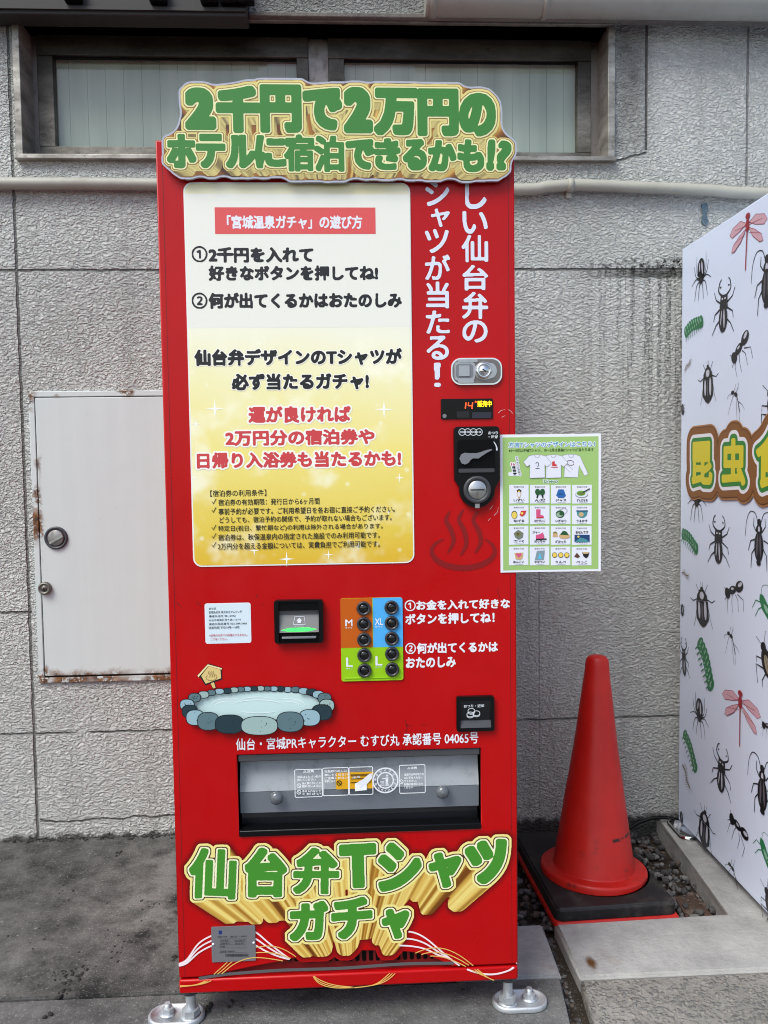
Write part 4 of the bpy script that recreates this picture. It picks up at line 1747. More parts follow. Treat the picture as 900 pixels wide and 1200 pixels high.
a.poly(rrect(*fb(*zz(426, 119), *zz(519, 160)), .001), YEL)
PW = mat('flap_print', rgb(246, 247, 248), .4)


def frame_px(x0_, y0_, x1_, y1_, w_=.0014):
    q = rrect(*fb(*zz(x0_, y0_), *zz(x1_, y1_)), .0025, 3)
    a.stroke(q + q[:1], w_, PW)


frame_px(325, 112, 392, 180)
frame_px(394, 108, 457, 176)
frame_px(459, 106, 517, 174)
frame_px(583, 101, 646, 170)
for t_, q in (('△注意', (345, 113, 372, 120)), ('商品は１個づつ取り', (331, 127, 389, 133)), ('出してください', (331, 134, 376, 140)), ('強く押さないこと', (343, 143, 389, 149)), ('開かないように', (343, 150, 389, 156)), ('手を入れないで', (343, 162, 389, 168)), ('ください', (343, 169, 389, 175)),
              ('商品取り出し口', (398, 113, 452, 119)), ('押してください', (398, 122, 455, 128)), ('ご注意ください', (398, 130, 455, 136)), ('手前に引く', (398, 138, 424, 144)),
              ('△注意', (602, 105, 626, 111)), ('商品排出中は取り出', (594, 121, 643, 127)), ('口に手を入れない', (594, 129, 640, 135)), ('でください。', (594, 137, 625, 143)), ('破損の原因になり', (594, 145, 640, 151)), ('ください', (594, 153, 616, 159)),
              ('注意', (466, 124, 486, 134))):
    small_text(a, t_, fb(*zz(q[0], q[1]), *zz(q[2], q[3])), PW, .02)
    a.n -= Art.STEP
a.n += Art.STEP
for p in ((335, 152), (335, 168), (587, 142)):
    u, v = F(*zz(*p))
    a.stroke(ell(u, v, .0042, .0042, n=16) + ell(u, v, .0042, .0042, n=16)[:1], .0012, PW)
    a.stroke([(u - .003, v + .003), (u + .003, v - .003)], .0012, PW)
u, v = F(*zz(434, 145))
a.stroke(ell(u, v, .0048, .0048, n=16) + ell(u, v, .0048, .0048, n=16)[:1], .0016, INK)
a.stroke([(u - .003, v + .003), (u + .003, v - .003)], .0016, INK)
for k in range(3):
    a.stroke([F(*zz(462, 126 + 9 * k)), F(*zz(512, 124 + 9 * k))], .004 if k == 0 else .0016, INK if k else mat('brown_print', rgb(110, 80, 20), .5))
# hand pushing a box
a.poly([F(*zz(*p)) for p in ((473, 165), (473, 146), (480, 143), (502, 143), (502, 162))], PW)
a.poly([F(*zz(*p)) for p in ((478, 146), (484, 140), (492, 136), (506, 124), (514, 120), (515, 133), (504, 146), (494, 152), (488, 158), (484, 156), (488, 149), (481, 150))], WHITE)
# anti litter mark
u, v = F(*zz(548, 138))
R_ = .0262
a.stroke(ell(u, v, R_, R_, n=44) + ell(u, v, R_, R_, n=44)[:1], .0030, WHITE)
a.stroke(ell(u, v, R_ * .64, R_ * .64, n=36) + ell(u, v, R_ * .64, R_ * .64, n=36)[:1], .0026, WHITE)
for k, ch in enumerate('空き缶はくずかごへ'):
    t_ = math.radians(200 - k * 27.5)
    cx_, cy_ = u + R_ * .82 * math.cos(t_), v + R_ * .82 * math.sin(t_)
    small_text(a, ch, (cx_ - .0025, cy_ - .0025, cx_ + .0025, cy_ + .0025), WHITE, .03)
    a.n -= Art.STEP
for k, ch in enumerate('リサイクル'):
    t_ = math.radians(232 + k * 19)
    cx_, cy_ = u + R_ * .82 * math.cos(t_), v + R_ * .82 * math.sin(t_)
    small_text(a, ch, (cx_ - .0024, cy_ - .0024, cx_ + .0024, cy_ + .0024), WHITE, .03)
    a.n -= Art.STEP
a.n += Art.STEP
s_ = R_ * .5
a.poly(ell(u + s_ * .28, v + s_ * .78, s_ * .17, s_ * .17, n=14), WHITE)
a.stroke([(u + s_ * .26, v + s_ * .5), (u + s_ * .22, v - s_ * .15)], s_ * .42, WHITE)
a.stroke([(u + s_ * .16, v - s_ * .1), (u + s_ * .08, v - s_ * .9)], s_ * .17, WHITE)
a.stroke([(u + s_ * .3, v - s_ * .1), (u + s_ * .42, v - s_ * .9)], s_ * .17, WHITE)
a.stroke([(u + s_ * .2, v + s_ * .45), (u - s_ * .2, v + s_ * .3), (u - s_ * .5, v + s_ * .35)], s_ * .15, WHITE)
for k in range(4):
    a.stroke([(u - s_ * .85, v - s_ * (.15 + .2 * k)), (u - s_ * .2, v - s_ * (.15 + .2 * k))], s_ * .08, WHITE)
a.build('flap_print', outl)

# ================================================================== COMPOSED LOGOS
def octo(M_, r):
    """grow a shape by r cells with nearly square corners"""
    R = int(math.ceil(r))
    ny, nx = M_.shape
    cs = np.concatenate([np.zeros((ny, 1), np.int32), np.cumsum(M_, 1, dtype=np.int32)], 1)
    out = np.zeros_like(M_)
    ix = np.arange(nx)
    for dy in range(-R, R + 1):
        if abs(dy) > r:
            continue
        hw = int(round(min(r, 1.55 * r - abs(dy))))
        d = (cs[:, np.minimum(ix + hw + 1, nx)] - cs[:, np.maximum(ix - hw, 0)]) > 0
        if dy >= 0:
            out[dy:] |= d[:ny - dy]
        else:
            out[:dy] |= d[-dy:]
    return out


def compose(chars, res, pad, zz):
    """chars: (char, x0, y0, x1, y1, weight px, tilt deg) in crop coordinates -> boolean grid over the front plane"""
    parts = []
    for c, x0, y0, x1, y1, wt, rot in chars:
        P, T = text_tris(c)
        if rot:
            t = math.radians(rot)
            P = P @ np.array(((math.cos(t), math.sin(t)), (-math.sin(t), math.cos(t))))
        wt_m = wt * PXM
        b = fb(*zz(x0, y0), *zz(x1, y1))
        mp = fit_map([P], (b[0] + wt_m, b[1] + wt_m, b[2] - wt_m, b[3] - wt_m))
        parts.append((np.array(mp(P)), T, wt_m))
    al = np.vstack([p[0] for p in parts])
    mn, mx = al.min(0) - pad, al.max(0) + pad
    shape = (int((mx[1] - mn[1]) * res) + 2, int((mx[0] - mn[0]) * res) + 2)
    M_ = np.zeros(shape, bool)
    for P, T, wt_m in parts:
        g, o = raster(P, T, res, wt_m + 4 / res)
        R = int(wt_m * res) + 2
        d = octo(g, wt_m * res)
        j, i = int(round((o[0] - mn[0]) * res)), int(round((o[1] - mn[1]) * res))
        h, w_ = min(d.shape[0], shape[0] - i), min(d.shape[1], shape[1] - j)
        M_[i:i + h, j:j + w_] |= d[:h, :w_]
    return M_, mn


def sweep(M_, mn, res, vp, s1, n=44):
    """drag a shape towards a vanishing point: the printed depth of block letters"""
    out = M_.copy()
    ny, nx = M_.shape
    X, Y = np.meshgrid(np.arange(nx), np.arange(ny))
    vx, vy = (vp[0] - mn[0]) * res, (vp[1] - mn[1]) * res
    for k in range(1, n + 1):
        s = 1 + (s1 - 1) * k / n
        sx = np.rint(vx + (X - vx) / s).astype(int)
        sy = np.rint(vy + (Y - vy) / s).astype(int)
        ok = (sx >= 0) & (sx < nx) & (sy >= 0) & (sy < ny)
        out |= ok & M_[np.clip(sy, 0, ny - 1), np.clip(sx, 0, nx - 1)]
    return out


def to_plane(loops, mn, res):
    return [[(mn[0] + x / res, mn[1] + y / res) for x, y in l] for l in loops]


RES = 1500
GOLD_STOPS = [(0.30, rgb(74, 38, 6)), (0.40, rgb(128, 74, 16)), (0.47, rgb(214, 172, 76)), (0.53, rgb(242, 220, 130)), (0.60, rgb(180, 128, 40)), (0.70, rgb(90, 48, 8))]


def add_layer(name, parent, f, lev_px, ma, n, mn, th=0.0, tol=0.12):
    a_ = Art(front_frame, n)
    a_.loops(to_plane(contour(f, lev_px * PXM * RES, tol), mn, RES), ma, th)
    return a_.build(name, parent)


# ---------------------------------------------------------------- big logo on the lower door
zz = zbox((190, 960), 2.093)
LOGO = (('仙', 66, 68, 184, 198, 2.4, -4), ('台', 203, 68, 307, 192, 3.0, -2), ('弁', 320, 68, 434, 184, 2.6, -2), ('T', 434, 58, 526, 168, 4.2, 1),
        ('シ', 530, 55, 636, 176, 3.6, -6), ('ャ', 654, 80, 734, 168, 3.2, 2), ('ツ', 742, 48, 846, 158, 4.2, 10),
        ('ガ', 312, 200, 408, 297, 3.0, 0), ('チ', 414, 190, 516, 293, 3.0, 2), ('ャ', 538, 218, 606, 293, 3.0, 6))
M_, mn = compose(LOGO, RES, .10, zz)
mn[1] -= 0.0
PC = PXM * RES
fat = octo(M_, 5.4 * PC)
vp = F(*zz(466, 457))
sw = sweep(fat, mn, RES, vp, 0.80)
GOLD = make_gold('gold_block_print', vp[0], vp[1], 9.0, GOLD_STOPS)
sh_f = sdf(sw, int(8 * PC))
logo = add_layer('logo', vm, sh_f, 0, GOLD, .0011, mn)
for lev, cc, nn_ in ((6.0, (166, 8, 12), .00045), (4.0, (146, 7, 10), .0006), (2.0, (118, 6, 8), .00075)):
    add_layer('logo_shade_print', logo, sh_f, lev, mat('shade_print_%d' % int(lev), rgb(*cc), .34, spec=.3), nn_, mn)
add_layer('logo_rim', logo, sdf(fat, 4), 0, CREAM, .0013, mn)
add_layer('logo_outline', logo, sdf(octo(M_, 2.9 * PC), 4), 0, BROWNL, .0015, mn)
add_layer('logo_keyline', logo, sdf(octo(M_, 1.7 * PC), 4), 0, LINEW, .0017, mn)
add_layer('logo_lettering', logo, sdf(M_, 4), 0, GREENL, .0019, mn)

# ---------------------------------------------------------------- die cut header sign
z1_ = zbox((180, 90), 4.0909)
z2_ = zbox((390, 90), 3.913)
rows = []
for c, q, wt, rot, fz in (('2', (158, 72, 306, 274), 4.9, 0, z1_), ('千', (303, 62, 517, 287), 4.2, 0, z1_), ('円', (513, 56, 712, 287), 3.9, 0, z1_),
                          ('で', (716, 72, 905, 275), 3.9, 0, z1_),
                          ('2', (48, 66, 182, 277), 4.9, 0, z2_), ('万', (187, 68, 386, 287), 4.0, 0, z2_), ('円', (383, 72, 572, 290), 3.9, 0, z2_), ('の', (573, 92, 742, 290), 3.5, 0, z2_),
                          ('ホ', (72, 290, 212, 455), 2.6, 0, z1_), ('テ', (212, 288, 352, 455), 2.6, 0, z1_), ('ル', (352, 295, 496, 457), 2.6, 0, z1_),
                          ('に', (490, 296, 640, 455), 2.4, 0, z1_), ('宿', (628, 292, 772, 470), 1.7, 0, z1_), ('泊', (772, 298, 915, 472), 1.8, 0, z1_),
                          ('で', (60, 302, 192, 442), 2.5, 0, z2_), ('き', (188, 298, 307, 444), 2.1, 0, z2_), ('る', (318, 302, 428, 446), 2.3, 0, z2_),
                          ('か', (432, 305, 562, 448), 2.4, 0, z2_), ('も', (565, 303, 688, 452), 2.3, 0, z2_), ('!', (697, 303, 738, 447), 2.8, -8, z2_), ('?', (742, 308, 812, 447), 2.6, -6, z2_)):
    x0_, y0_ = fz(q[0], q[1])
    x1_, y1_ = fz(q[2], q[3])
    rows.append((c, x0_, y0_, x1_, y1_, wt, rot))
idn = lambda x, y: (x, y)
M_, mn = compose(rows, RES, .11, idn)
split_z = F(392, 161)[1]
YY = (mn[1] + np.arange(M_.shape[0]) / RES)[:, None]
upper = np.broadcast_to(YY > split_z, M_.shape)
fat = (octo(M_ & upper, 4.6 * PC)) | octo(M_ & ~upper, 3.4 * PC)
vp = F(392, 330)
sw = sweep(fat, mn, RES, vp, 0.955, 24)
closed = sdf(sw, int(28 * PC)) < 20 * PC               # fill the notches between the letters
ci_ = sdf(~closed, int(26 * PC))
board_f = sdf(ci_ > 17.2 * PC, int(4 * PC))
WB = mat('header_board_edge', rgb(178, 180, 192), .18, coat=.2)
SLATE = mat('header_board_side', rgb(112, 114, 130), .3)
BN = .010
L_ = [l for l in to_plane(contour(board_f, 0.0, .25), mn, RES) if area(l) > .003]
a = Art(front_frame, BN)
a.loops(L_, WB, th=.006)
hdr = a.build('header_sign', vm)
n0 = BN + .0064
inner = ci_ > 19.2 * PC
GOLD2 = make_gold('gold_header_print', vp[0], vp[1], 7.0, [(0.30, rgb(40, 22, 6)), (0.42, rgb(84, 46, 12)), (0.50, rgb(160, 104, 36)), (0.57, rgb(226, 190, 100)), (0.64, rgb(120, 70, 20)), (0.75, rgb(56, 30, 8))])
a = Art(front_frame, n0)
a.loops([l for l in to_plane(contour(sdf(inner, 4), 0, .25), mn, RES) if area(l) > .003], GOLD2)
a.build('header_foil', hdr)
SIDEG = make_gold('pale_gold_side_print', vp[0], vp[1], 16.0, [(0.3, rgb(56, 46, 32)), (0.44, rgb(168, 148, 88)), (0.56, rgb(214, 196, 124)), (0.66, rgb(104, 88, 56))])
CREAMH = mat('header_cream', rgb(226, 210, 128), .2, coat=.2)
GLINE = mat('header_gold_line', rgb(150, 116, 48), .25, coat=.4)
LINEH = mat('header_pale_line', rgb(238, 234, 176), .2, coat=.2)
add_layer('header_depth', hdr, sdf(sw, 4), 0, SIDEG, n0 + .0003, mn)
add_layer('header_rim', hdr, sdf(fat, 4), 0, CREAMH, n0 + .0006, mn)
add_layer('header_outline', hdr, sdf(octo(M_, 2.3 * PC), 4), 0, GLINE, n0 + .0009, mn)
add_layer('header_keyline', hdr, sdf(octo(M_, 1.5 * PC), 4), 0, LINEH, n0 + .0012, mn)
add_layer('header_lettering', hdr, sdf(M_, 4), 0, GREENH, n0 + .0015, mn)
# the brackets that hold it off the door
m = MB()
for x in (.12, .36, .60):
    m.box(x - .02, x + .02, FRONT - BN + .0003, FRONT - .0003, ZTOP - .05, ZTOP - .02, GREY)
m.build('sign_bracket', vm)

# ---------------------------------------------------------------- ribbons printed along the bottom
zl_ = zbox((160, 1060), 3.4615)
zr_ = zbox((400, 1060), 3.4615)
RW = mat('white_ribbon_ink', rgb(244, 226, 230), .35)
RG = mat('gold_ribbon_ink', rgb(232, 186, 100), .35)
RN = [.0004]


def ribbon(pts, w_, ma, w2=None):
    """split at the door's lower edge so that the ink follows door and kick plate"""
    pts = bez(pts, 10)
    q = [F(*p) for p in pts]
    up = [p for p in q if p[1] > DZ + .001]
    runs, cur = [], []
    for p in q:
        u, v = p
        ay = np.interp(u, [b_[0] for b_ in arch], [b_[1] for b_ in arch], left=DZ, right=DZ)
        okd = v > ay + .001
        okk = v < DZ - .0055
        st = 1 if okd else (2 if okk else 0)
        if not cur or cur[-1][0] == st:
            cur.append((st, p))
        else:
            runs.append(cur)
            cur = [(st, p)]
    runs.append(cur)
    for r_ in runs:
        if r_[0][0] and len(r_) > 1:
            up_ = r_[0][0] == 1
            RN[0] += Art.STEP
            t_ = Art(front_frame if up_ else (lambda u, v, n: (u, FRONT - .001 - n, v)), RN[0])
            t_.stroke([p for _, p in r_], w_, ma, w2)
            t_.build('ribbon_print', door if up_ else kick)


for k, d in enumerate((0, 20, 40)):
    ribbon([zl_(172, 240 + k * 4), zl_(205, 222 + d * .35), zl_(250, 160 + d * .9), zl_(300, 128 + d), zl_(360, 108 + d), zl_(430, 98 + d), zl_(483, 112 + d * 1.3), zl_(530, 150 + d), zl_(580, 190 + d * .5), zl_(625, 222)], .0034, RW)
    ribbon([zr_(235, 108 + d * 1.4), zr_(290, 112 + d * 1.4), zr_(340, 135 + d * 1.1), zr_(395, 180 + d * .6), zr_(445, 222), zr_(490, 252), zr_(560, 276), zr_(620, 280), zr_(680, 264), zr_(712, 236 + k * 3)], .0034, RW)
for k, d in enumerate((0, 18, 34)):
    ribbon([zl_(178, 326 + k * 1.5), zl_(240, 322), zl_(290, 300 + d * .3), zl_(340, 258 + d * .7), zl_(400, 205 + d * .9), zl_(470, 175 + d * 1.1), zl_(560, 168 + d * 1.5), zl_(640, 205 + d * 1.0), zl_(700, 268), zl_(740, 300 + d * .4), zl_(800, 322 + d * .3), zl_(880, 332), zr_(40, 334), zr_(130, 322),
            zr_(185, 285 + d * .5), zr_(240, 232 + d * .7), zr_(300, 195 + d * .8), zr_(360, 175 + d * .9), zr_(420, 178 + d), zr_(480, 205 + d * .9), zr_(540, 250 + d * .5), zr_(590, 290), zr_(618, 303)], .0019, RG)

# ---------------------------------------------------------------- rating plate
pq = fb(*zl_(305, 86), *zl_(483, 228))
m = MB()
m.prism(rrect(*pq, .002), .0006, .0028, front_frame, mat('grey_rating_plate', rgb(128, 126, 130), .45, .3))
rp = m.build('rating_plate', vm)
a = Art(front_frame, .0032)
PL = mat('plate_ink', rgb(54, 52, 58), .5)
a.poly(rrect(*fb(*zl_(334, 102), *zl_(347, 117)), .001), mat('plate_blue', rgb(30, 50, 120), .4))
for t_, q in (('自動販売機', (330, 124, 368, 130)), ('型式 100V', (380, 122, 450, 130)), ('定格電圧', (340, 140, 376, 146)), ('消費電力', (340, 152, 380, 158)), ('質量', (340, 164, 360, 170)), ('製造番号', (400, 140, 440, 146)), ('製造年', (400, 152, 436, 158)), ('周波数 50/60Hz', (340, 182, 400, 190))):
    small_text(a, t_, fb(*zl_(q[0], q[1]), *zl_(q[2], q[3])), PL)
    a.n -= Art.STEP
for y in (136, 148, 160, 172, 192):
    a.stroke([F(*zl_(336, y)), F(*zl_(448, y))], .0006, PL)
    a.n -= Art.STEP
a.n += Art.STEP
x = 362
while x < 452:
    w_ = random.choice((1.2, 2, 3))
    a.poly([F(*zl_(x, 207)), F(*zl_(x + w_, 207)), F(*zl_(x + w_, 197)), F(*zl_(x, 197))], PL, bump=False)
    x += w_ + random.choice((1.2, 2))
a.build('plate_print', rp)
for px, py in ((312, 158), (476, 152)):
    u, v = F(*zl_(px, py))
    m = MB()
    m.lathe([(.0026, 0), (.0022, .0012), (0, .0016)], (u, FRONT - .0028, v), (0, -1, 0), WHITE, 12)
    m.build('rivet', rp)

# ---------------------------------------------------------------- hot spring picture (printed sticker, without its figure)
zz = zbox((205, 740), 4.6154)
OUT = mat('outline_ink', rgb(16, 26, 32), .35)
LT, MD, DK, PG = (mat('stone_light', rgb(150, 182, 192), .35), mat('stone_mid', rgb(92, 118, 124), .35), mat('stone_dark', rgb(36, 58, 66), .35), mat('stone_pale', rgb(158, 182, 178), .35))
WAT = mat('pool_water', rgb(200, 226, 224), .35)
RIP = mat('pool_ripple', rgb(238, 246, 246), .35)
a = Art(front_frame, .0005)


def ez(cx, cy, rx, ry, rot=0, n=30):
    return [F(*zz(*p)) for p in ell(cx, cy, rx, ry, rot, n)][::-1]


a.poly(ez(445, 395, 352, 88), OUT)
a.poly(ez(445, 395, 346, 84), WAT)
for cx, cy, rx, ry, t0, t1 in ((300, 395, 105, 34, 170, 300), (300, 398, 80, 22, 165, 290), (600, 395, 100, 32, 240, 372), (600, 398, 72, 20, 250, 370), (450, 372, 90, 18, 180, 340), (450, 400, 140, 30, 190, 350), (450, 420, 110, 20, 20, 160)):
    a.stroke([F(*zz(*p)) for p in ell(cx, cy, rx, ry, 0, 20, math.radians(t0), math.radians(t1))], .0014, RIP, taper_ends=True)
pool = a.build('pool_print', vm)
back = [(610, 313, 22, 15, LT), (652, 313, 25, 16, MD), (572, 309, 22, 14, DK), (536, 308, 21, 14, LT), (500, 307, 21, 13, MD), (464, 306, 21, 14, PG), (428, 307, 21, 13, DK), (392, 308, 21, 14, LT), (357, 310, 21, 14, MD), (322, 313, 22, 15, PG),
        (285, 318, 22, 15, DK), (243, 320, 25, 15, LT), (200, 327, 23, 16, MD), (158, 337, 28, 19, PG), (697, 317, 27, 17, LT), (740, 322, 28, 17, DK), (775, 335, 30, 20, LT),
        (110, 352, 33, 24, MD), (810, 355, 36, 28, MD), (70, 390, 38, 30, LT), (822, 394, 40, 34, PG),
        (85, 425, 42, 34, DK), (795, 430, 54, 42, DK), (115, 458, 49, 41, LT), (730, 458, 56, 44, LT), (185, 477, 58, 48, MD), (625, 480, 72, 54, MD), (300, 492, 78, 50, DK), (460, 500, 98, 50, PG)]
rnd = random.Random(4)
q = a.n
for cx, cy, rx, ry, c in back:
    a = Art(front_frame, q)
    sq = lambda x0_, y0_, kx_, ky_: [F(*zz(x0_ + kx_ * math.copysign(abs(math.cos(t)) ** .8, math.cos(t)), y0_ - ky_ * math.copysign(abs(math.sin(t)) ** .8, math.sin(t)))) for t in [k * math.tau / 32 for k in range(32)]]
    a.poly(sq(cx, cy, rx + 2, ry + 2), OUT)
    a.poly(sq(cx, cy, rx - 2, ry - 2), c)
    if rx > 30:
        for _ in range(6):
            t_ = rnd.random() * math.tau
            k_ = rnd.uniform(.15, .65)
            a.poly(ez(cx + rx * k_ * math.cos(t_), cy + ry * k_ * math.sin(t_), 2.4, 2.2, n=8), OUT, bump=False)
        a.n += Art.STEP
    a.build('stone_print', pool)
    q += .00036
a = Art(front_frame, .0005)
SGN, SGL = mat('sign_wood_ink', rgb(222, 196, 128), .35), mat('sign_roof_ink', rgb(240, 222, 164), .35)


def pz(pts, ma):
    l = [F(*zz(*p)) for p in pts]
    if area(l) < 0:
        l = l[::-1]
    a.poly(l, ma)


pz([(188, 274), (212, 268), (226, 305), (205, 312)], OUT)
pz([(192, 277), (210, 272), (220, 303), (207, 308)], SGN)
pz([(118, 240), (180, 172), (258, 196), (254, 212), (256, 258), (164, 290), (138, 250)], OUT)
pz([(142, 240), (182, 188), (246, 206), (250, 252), (167, 282)], SGN)
pz([(122, 238), (178, 177), (255, 198), (253, 206), (180, 186), (128, 247)], SGL)
TAN = mat('sign_mark_ink', rgb(166, 140, 92), .35)
a.stroke([F(*zz(*p)) for p in bez([(178, 235), (168, 248), (180, 262), (206, 264), (224, 254), (226, 240), (218, 232)], 6)], .0022, TAN, taper_ends=True)
for x in (186, 198, 210):
    a.stroke([F(*zz(*p)) for p in bez([(x, 212), (x - 4, 224), (x + 5, 234), (x + 1, 248)], 6)], .0020, TAN, taper_ends=True)
a.build('bath_sign_print', pool)

# ---------------------------------------------------------------- feet and anchor plates
def foot(px, py, ext, lx, ly):
    p = hit(px, py, 2, 0.004)
    # leg bolt
    b = hit(lx, ly, 2, 0.012)
    m = MB()
    m.tube([(b.x, b.y, .004), (b.x, b.y, ZBOT + .02)], .0105, ZINC, 16)
    m.tube([(b.x, b.y, ZBOT - .012), (b.x, b.y, ZBOT + .004)], .017, DGREY, 20)
    m.lathe([(.0, 0), (.019, 0), (.019, .013), (.0, .013)], (b.x, b.y, .013), (0, 0, 1), ZINC, 6, False)
    m.lathe([(.0, 0), (.021, 0), (.021, .003), (0, .003)], (b.x, b.y, .0061), (0, 0, 1), ZINC, 20)
    leg = m.build('leg', vm)
    m = MB()
    L, W_ = .060, .034

    def stad(k, n=12):
        return [(p.x + (L - W_) + (W_ - k) * math.cos(t), p.y + (W_ - k) * math.sin(t)) for t in [(-.5 + i / n) * math.pi for i in range(n + 1)]] + \
               [(p.x - (L - W_) + (W_ - k) * math.cos(t), p.y + (W_ - k) * math.sin(t)) for t in [(.5 + i / n) * math.pi for i in range(n + 1)]]
    rings = [(0, .000), (0, .007), (.0015, .0095), (.004, .0105), (.0065, .0095), (.008, .006)]
    v, f = [], []
    n = len(stad(0))
    for k, z in rings:
        v += [(x, y, z) for x, y in stad(k)]
    for i in range(len(rings) - 1):
        for j in range(n):
            f.append((i * n + j, i * n + (j + 1) % n, (i + 1) * n + (j + 1) % n, (i + 1) * n + j))
    f.append(tuple((len(rings) - 1) * n + j for j in range(n)))
    m.add(v, f, ZINC, True)
    pl = m.build('anchor_plate', vm)
    bx__ = p.x + ext
    m = MB()
    m.lathe([(0, 0), (.017, 0), (.017, .003), (0, .003)], (bx__, p.y + .004, .0061), (0, 0, 1), ZINC, 20)
    m.lathe([(0, 0), (.013, 0), (.013, .011), (0, .011)], (bx__, p.y + .004, .0091), (0, 0, 1), ZINC, 6, False)
    m.tube([(bx__, p.y + .004, .006), (bx__, p.y + .004, .030)], .0062, ZINC, 12)
    m.build('anchor_bolt', pl)


foot(207, 1190, -.020, 224, 1188)
foot(609, 1173, .022, 595, 1172)
for x in (.06, WID - .06):
    m = MB()
    m.tube([(x, -.2, .0), (x, -.2, ZBOT + .02)], .0105, ZINC, 12)
    m.tube([(x, -.2, .0), (x, -.2, .012)], .03, ZINC, 20)
    m.build('leg', vm)

# ================================================================== PAPER NOTICE
nt_c = [F(586.5, 508.5), F(704, 509), F(701.5, 669.5), F(585.5, 670)]
NX = ((nt_c[0][0] + nt_c[3][0]) / 2, (nt_c[1][0] + nt_c[2][0]) / 2)
NZ = ((nt_c[2][1] + nt_c[3][1]) / 2, (nt_c[0][1] + nt_c[1][1]) / 2)


def notice_y(u):
    # taped to the door at its left end, the free end bends gently away from the wall
    t = max(0.0, (u - NX[0]) / (NX[1] - NX[0]))
    return FRONT - .0012 - .006 * t * t


def nfr(u, v, n):
    return (u, notice_y(u) - n, v)


ntc = thing('notice', ((NX[0] + .03), FRONT - .001, NZ[0]), 'green and white paper notice with sixteen shirt designs taped beside the coin slot', 'notice')
m = MB()
K = 14
v, f = [], []
for i in range(K + 1):
    u = NX[0] + (NX[1] - NX[0]) * i / K
    for z in NZ:
        v += [nfr(u, z, 0), nfr(u, z, .0006)]
for i in range(K):
    o = 4 * i
    f += [(o + 1, o + 5, o + 7, o + 3), (o, o + 2, o + 6, o + 4), (o, o + 4, o + 5, o + 1), (o + 2, o + 3, o + 7, o + 6)]
f += [(0, 1, 3, 2), (4 * K, 4 * K + 2, 4 * K + 3, 4 * K + 1)]
m.add(v, f, mat('laminated_paper', rgb(236, 237, 246), .25, coat=.4))
m.build('sheet', ntc)
zz = zbox((580, 500), 6.3158)


def N_(x, y):
    return F(*zz(x, y))


def nb(x0, y0, x1, y1):
    return fb(*zz(x0, y0), *zz(x1, y1))


def strip(art, b, ma, k=10):
    """rectangle cut into strips so that it follows the bend"""
    for i in range(k):
        x0 = b[0] + (b[2] - b[0]) * i / k
        x1 = b[0] + (b[2] - b[0]) * (i + 1) / k
        art.poly([(x0, b[1]), (x1, b[1]), (x1, b[3]), (x0, b[3])], ma, bump=False)
    art.n += Art.STEP


a = Art(nfr, .0009)
NGR = mat('notice_green', rgb(160, 196, 116), .25, coat=.4)
strip(a, nb(57, 76, 757, 1056), NGR)
a.build('green_field', ntc)
NT = mat('notice_teal', rgb(70, 150, 190), .3)
a = Art(nfr, .0012)
bold_text(a, '方言Tシャツのデザインはこちら！', nb(100, 112, 732, 152), NT, .02, .10, WHITE)
small_text(a, '※5～9月は半袖Tシャツ、10～2月は長袖Tシャツが当たります', nb(100, 161, 722, 186), mat('notice_dark_green', rgb(40, 74, 30), .4), .015)
a.build('notice_title', ntc)
a = Art(nfr, .0012)
bold_text(a, 'Lineup', nb(358, 391, 462, 421), mat('lineup_green', rgb(74, 140, 80), .3), .03, .10, WHITE)
a.build('notice_title', ntc)
a = Art(nfr, .0012)
for k, ch in enumerate('デザインは全部で'):
    bold_text(a, ch, nb(150 + k * 3, 222 + k * 18, 168 + k * 3, 238 + k * 18), INK, .01, .22, WHITE)
    a.n = .0012 + (k % 2) * .0003
a.n = .0012
for k, ch in enumerate(('16', '種', '類', '!')):
    bold_text(a, ch, nb(118 + k * 5, 268 + k * 24, 146 + k * 5, 288 + k * 24), INKR if k == 0 else INK, .02, .2, WHITE)
    a.n = .0012 + (k % 2) * .0003
a.build('vertical_note', ntc)

SH = mat('shirt_white', rgb(228, 229, 240), .3)
SHL = mat('shirt_line', rgb(150, 152, 160), .4)


def shirt(cx, long_, n):
    a_ = Art(nfr, n)
    if not long_:
        pts = [(-24, 208), (24, 208), (62, 218), (104, 268), (72, 298), (54, 282), (56, 376), (-56, 380), (-54, 282), (-76, 296), (-102, 262), (-60, 216)]
    else:
        pts = [(-30, 205), (24, 205), (62, 218), (122, 350), (96, 364), (56, 284), (48, 376), (-54, 372), (-48, 280), (-58, 262), (10, 316), (-8, 338), (-92, 256), (-70, 216)]
    l = [N_(cx + x, y) for x, y in pts]
    if area(l) < 0:
        l = l[::-1]
    a_.poly(l, SH)
    a_.stroke(l + l[:1], .0008, SHL)
    a_.stroke([N_(cx - 22, 208), N_(cx - 14, 226), N_(cx + 10, 226), N_(cx + 20, 208)], .0010, SHL)
    return a_


def col(c):
    return mat('ink_%d_%d_%d' % c, rgb(*c), .4)


CRED, CPNK, CGRN, CDGR, CBLU, CYEL, CBRN, CTEA, CNAV, COLV, CTAN = (col(c) for c in ((206, 50, 50), (214, 84, 130), (96, 156, 50), (34, 84, 44), (40, 100, 170), (236, 206, 90), (92, 60, 40), (70, 140, 150), (24, 60, 110), (110, 120, 60), (206, 170, 120)))


def dn(a_, pts, ma):
    l = [N_(*p) for p in pts]
    a_.poly(l if area(l) > 0 else l[::-1], ma)


def de(a_, cx, cy, rx, ry, ma, rot=0, n=18):
    dn(a_, ell(cx, cy, rx, ry, rot, n), ma)


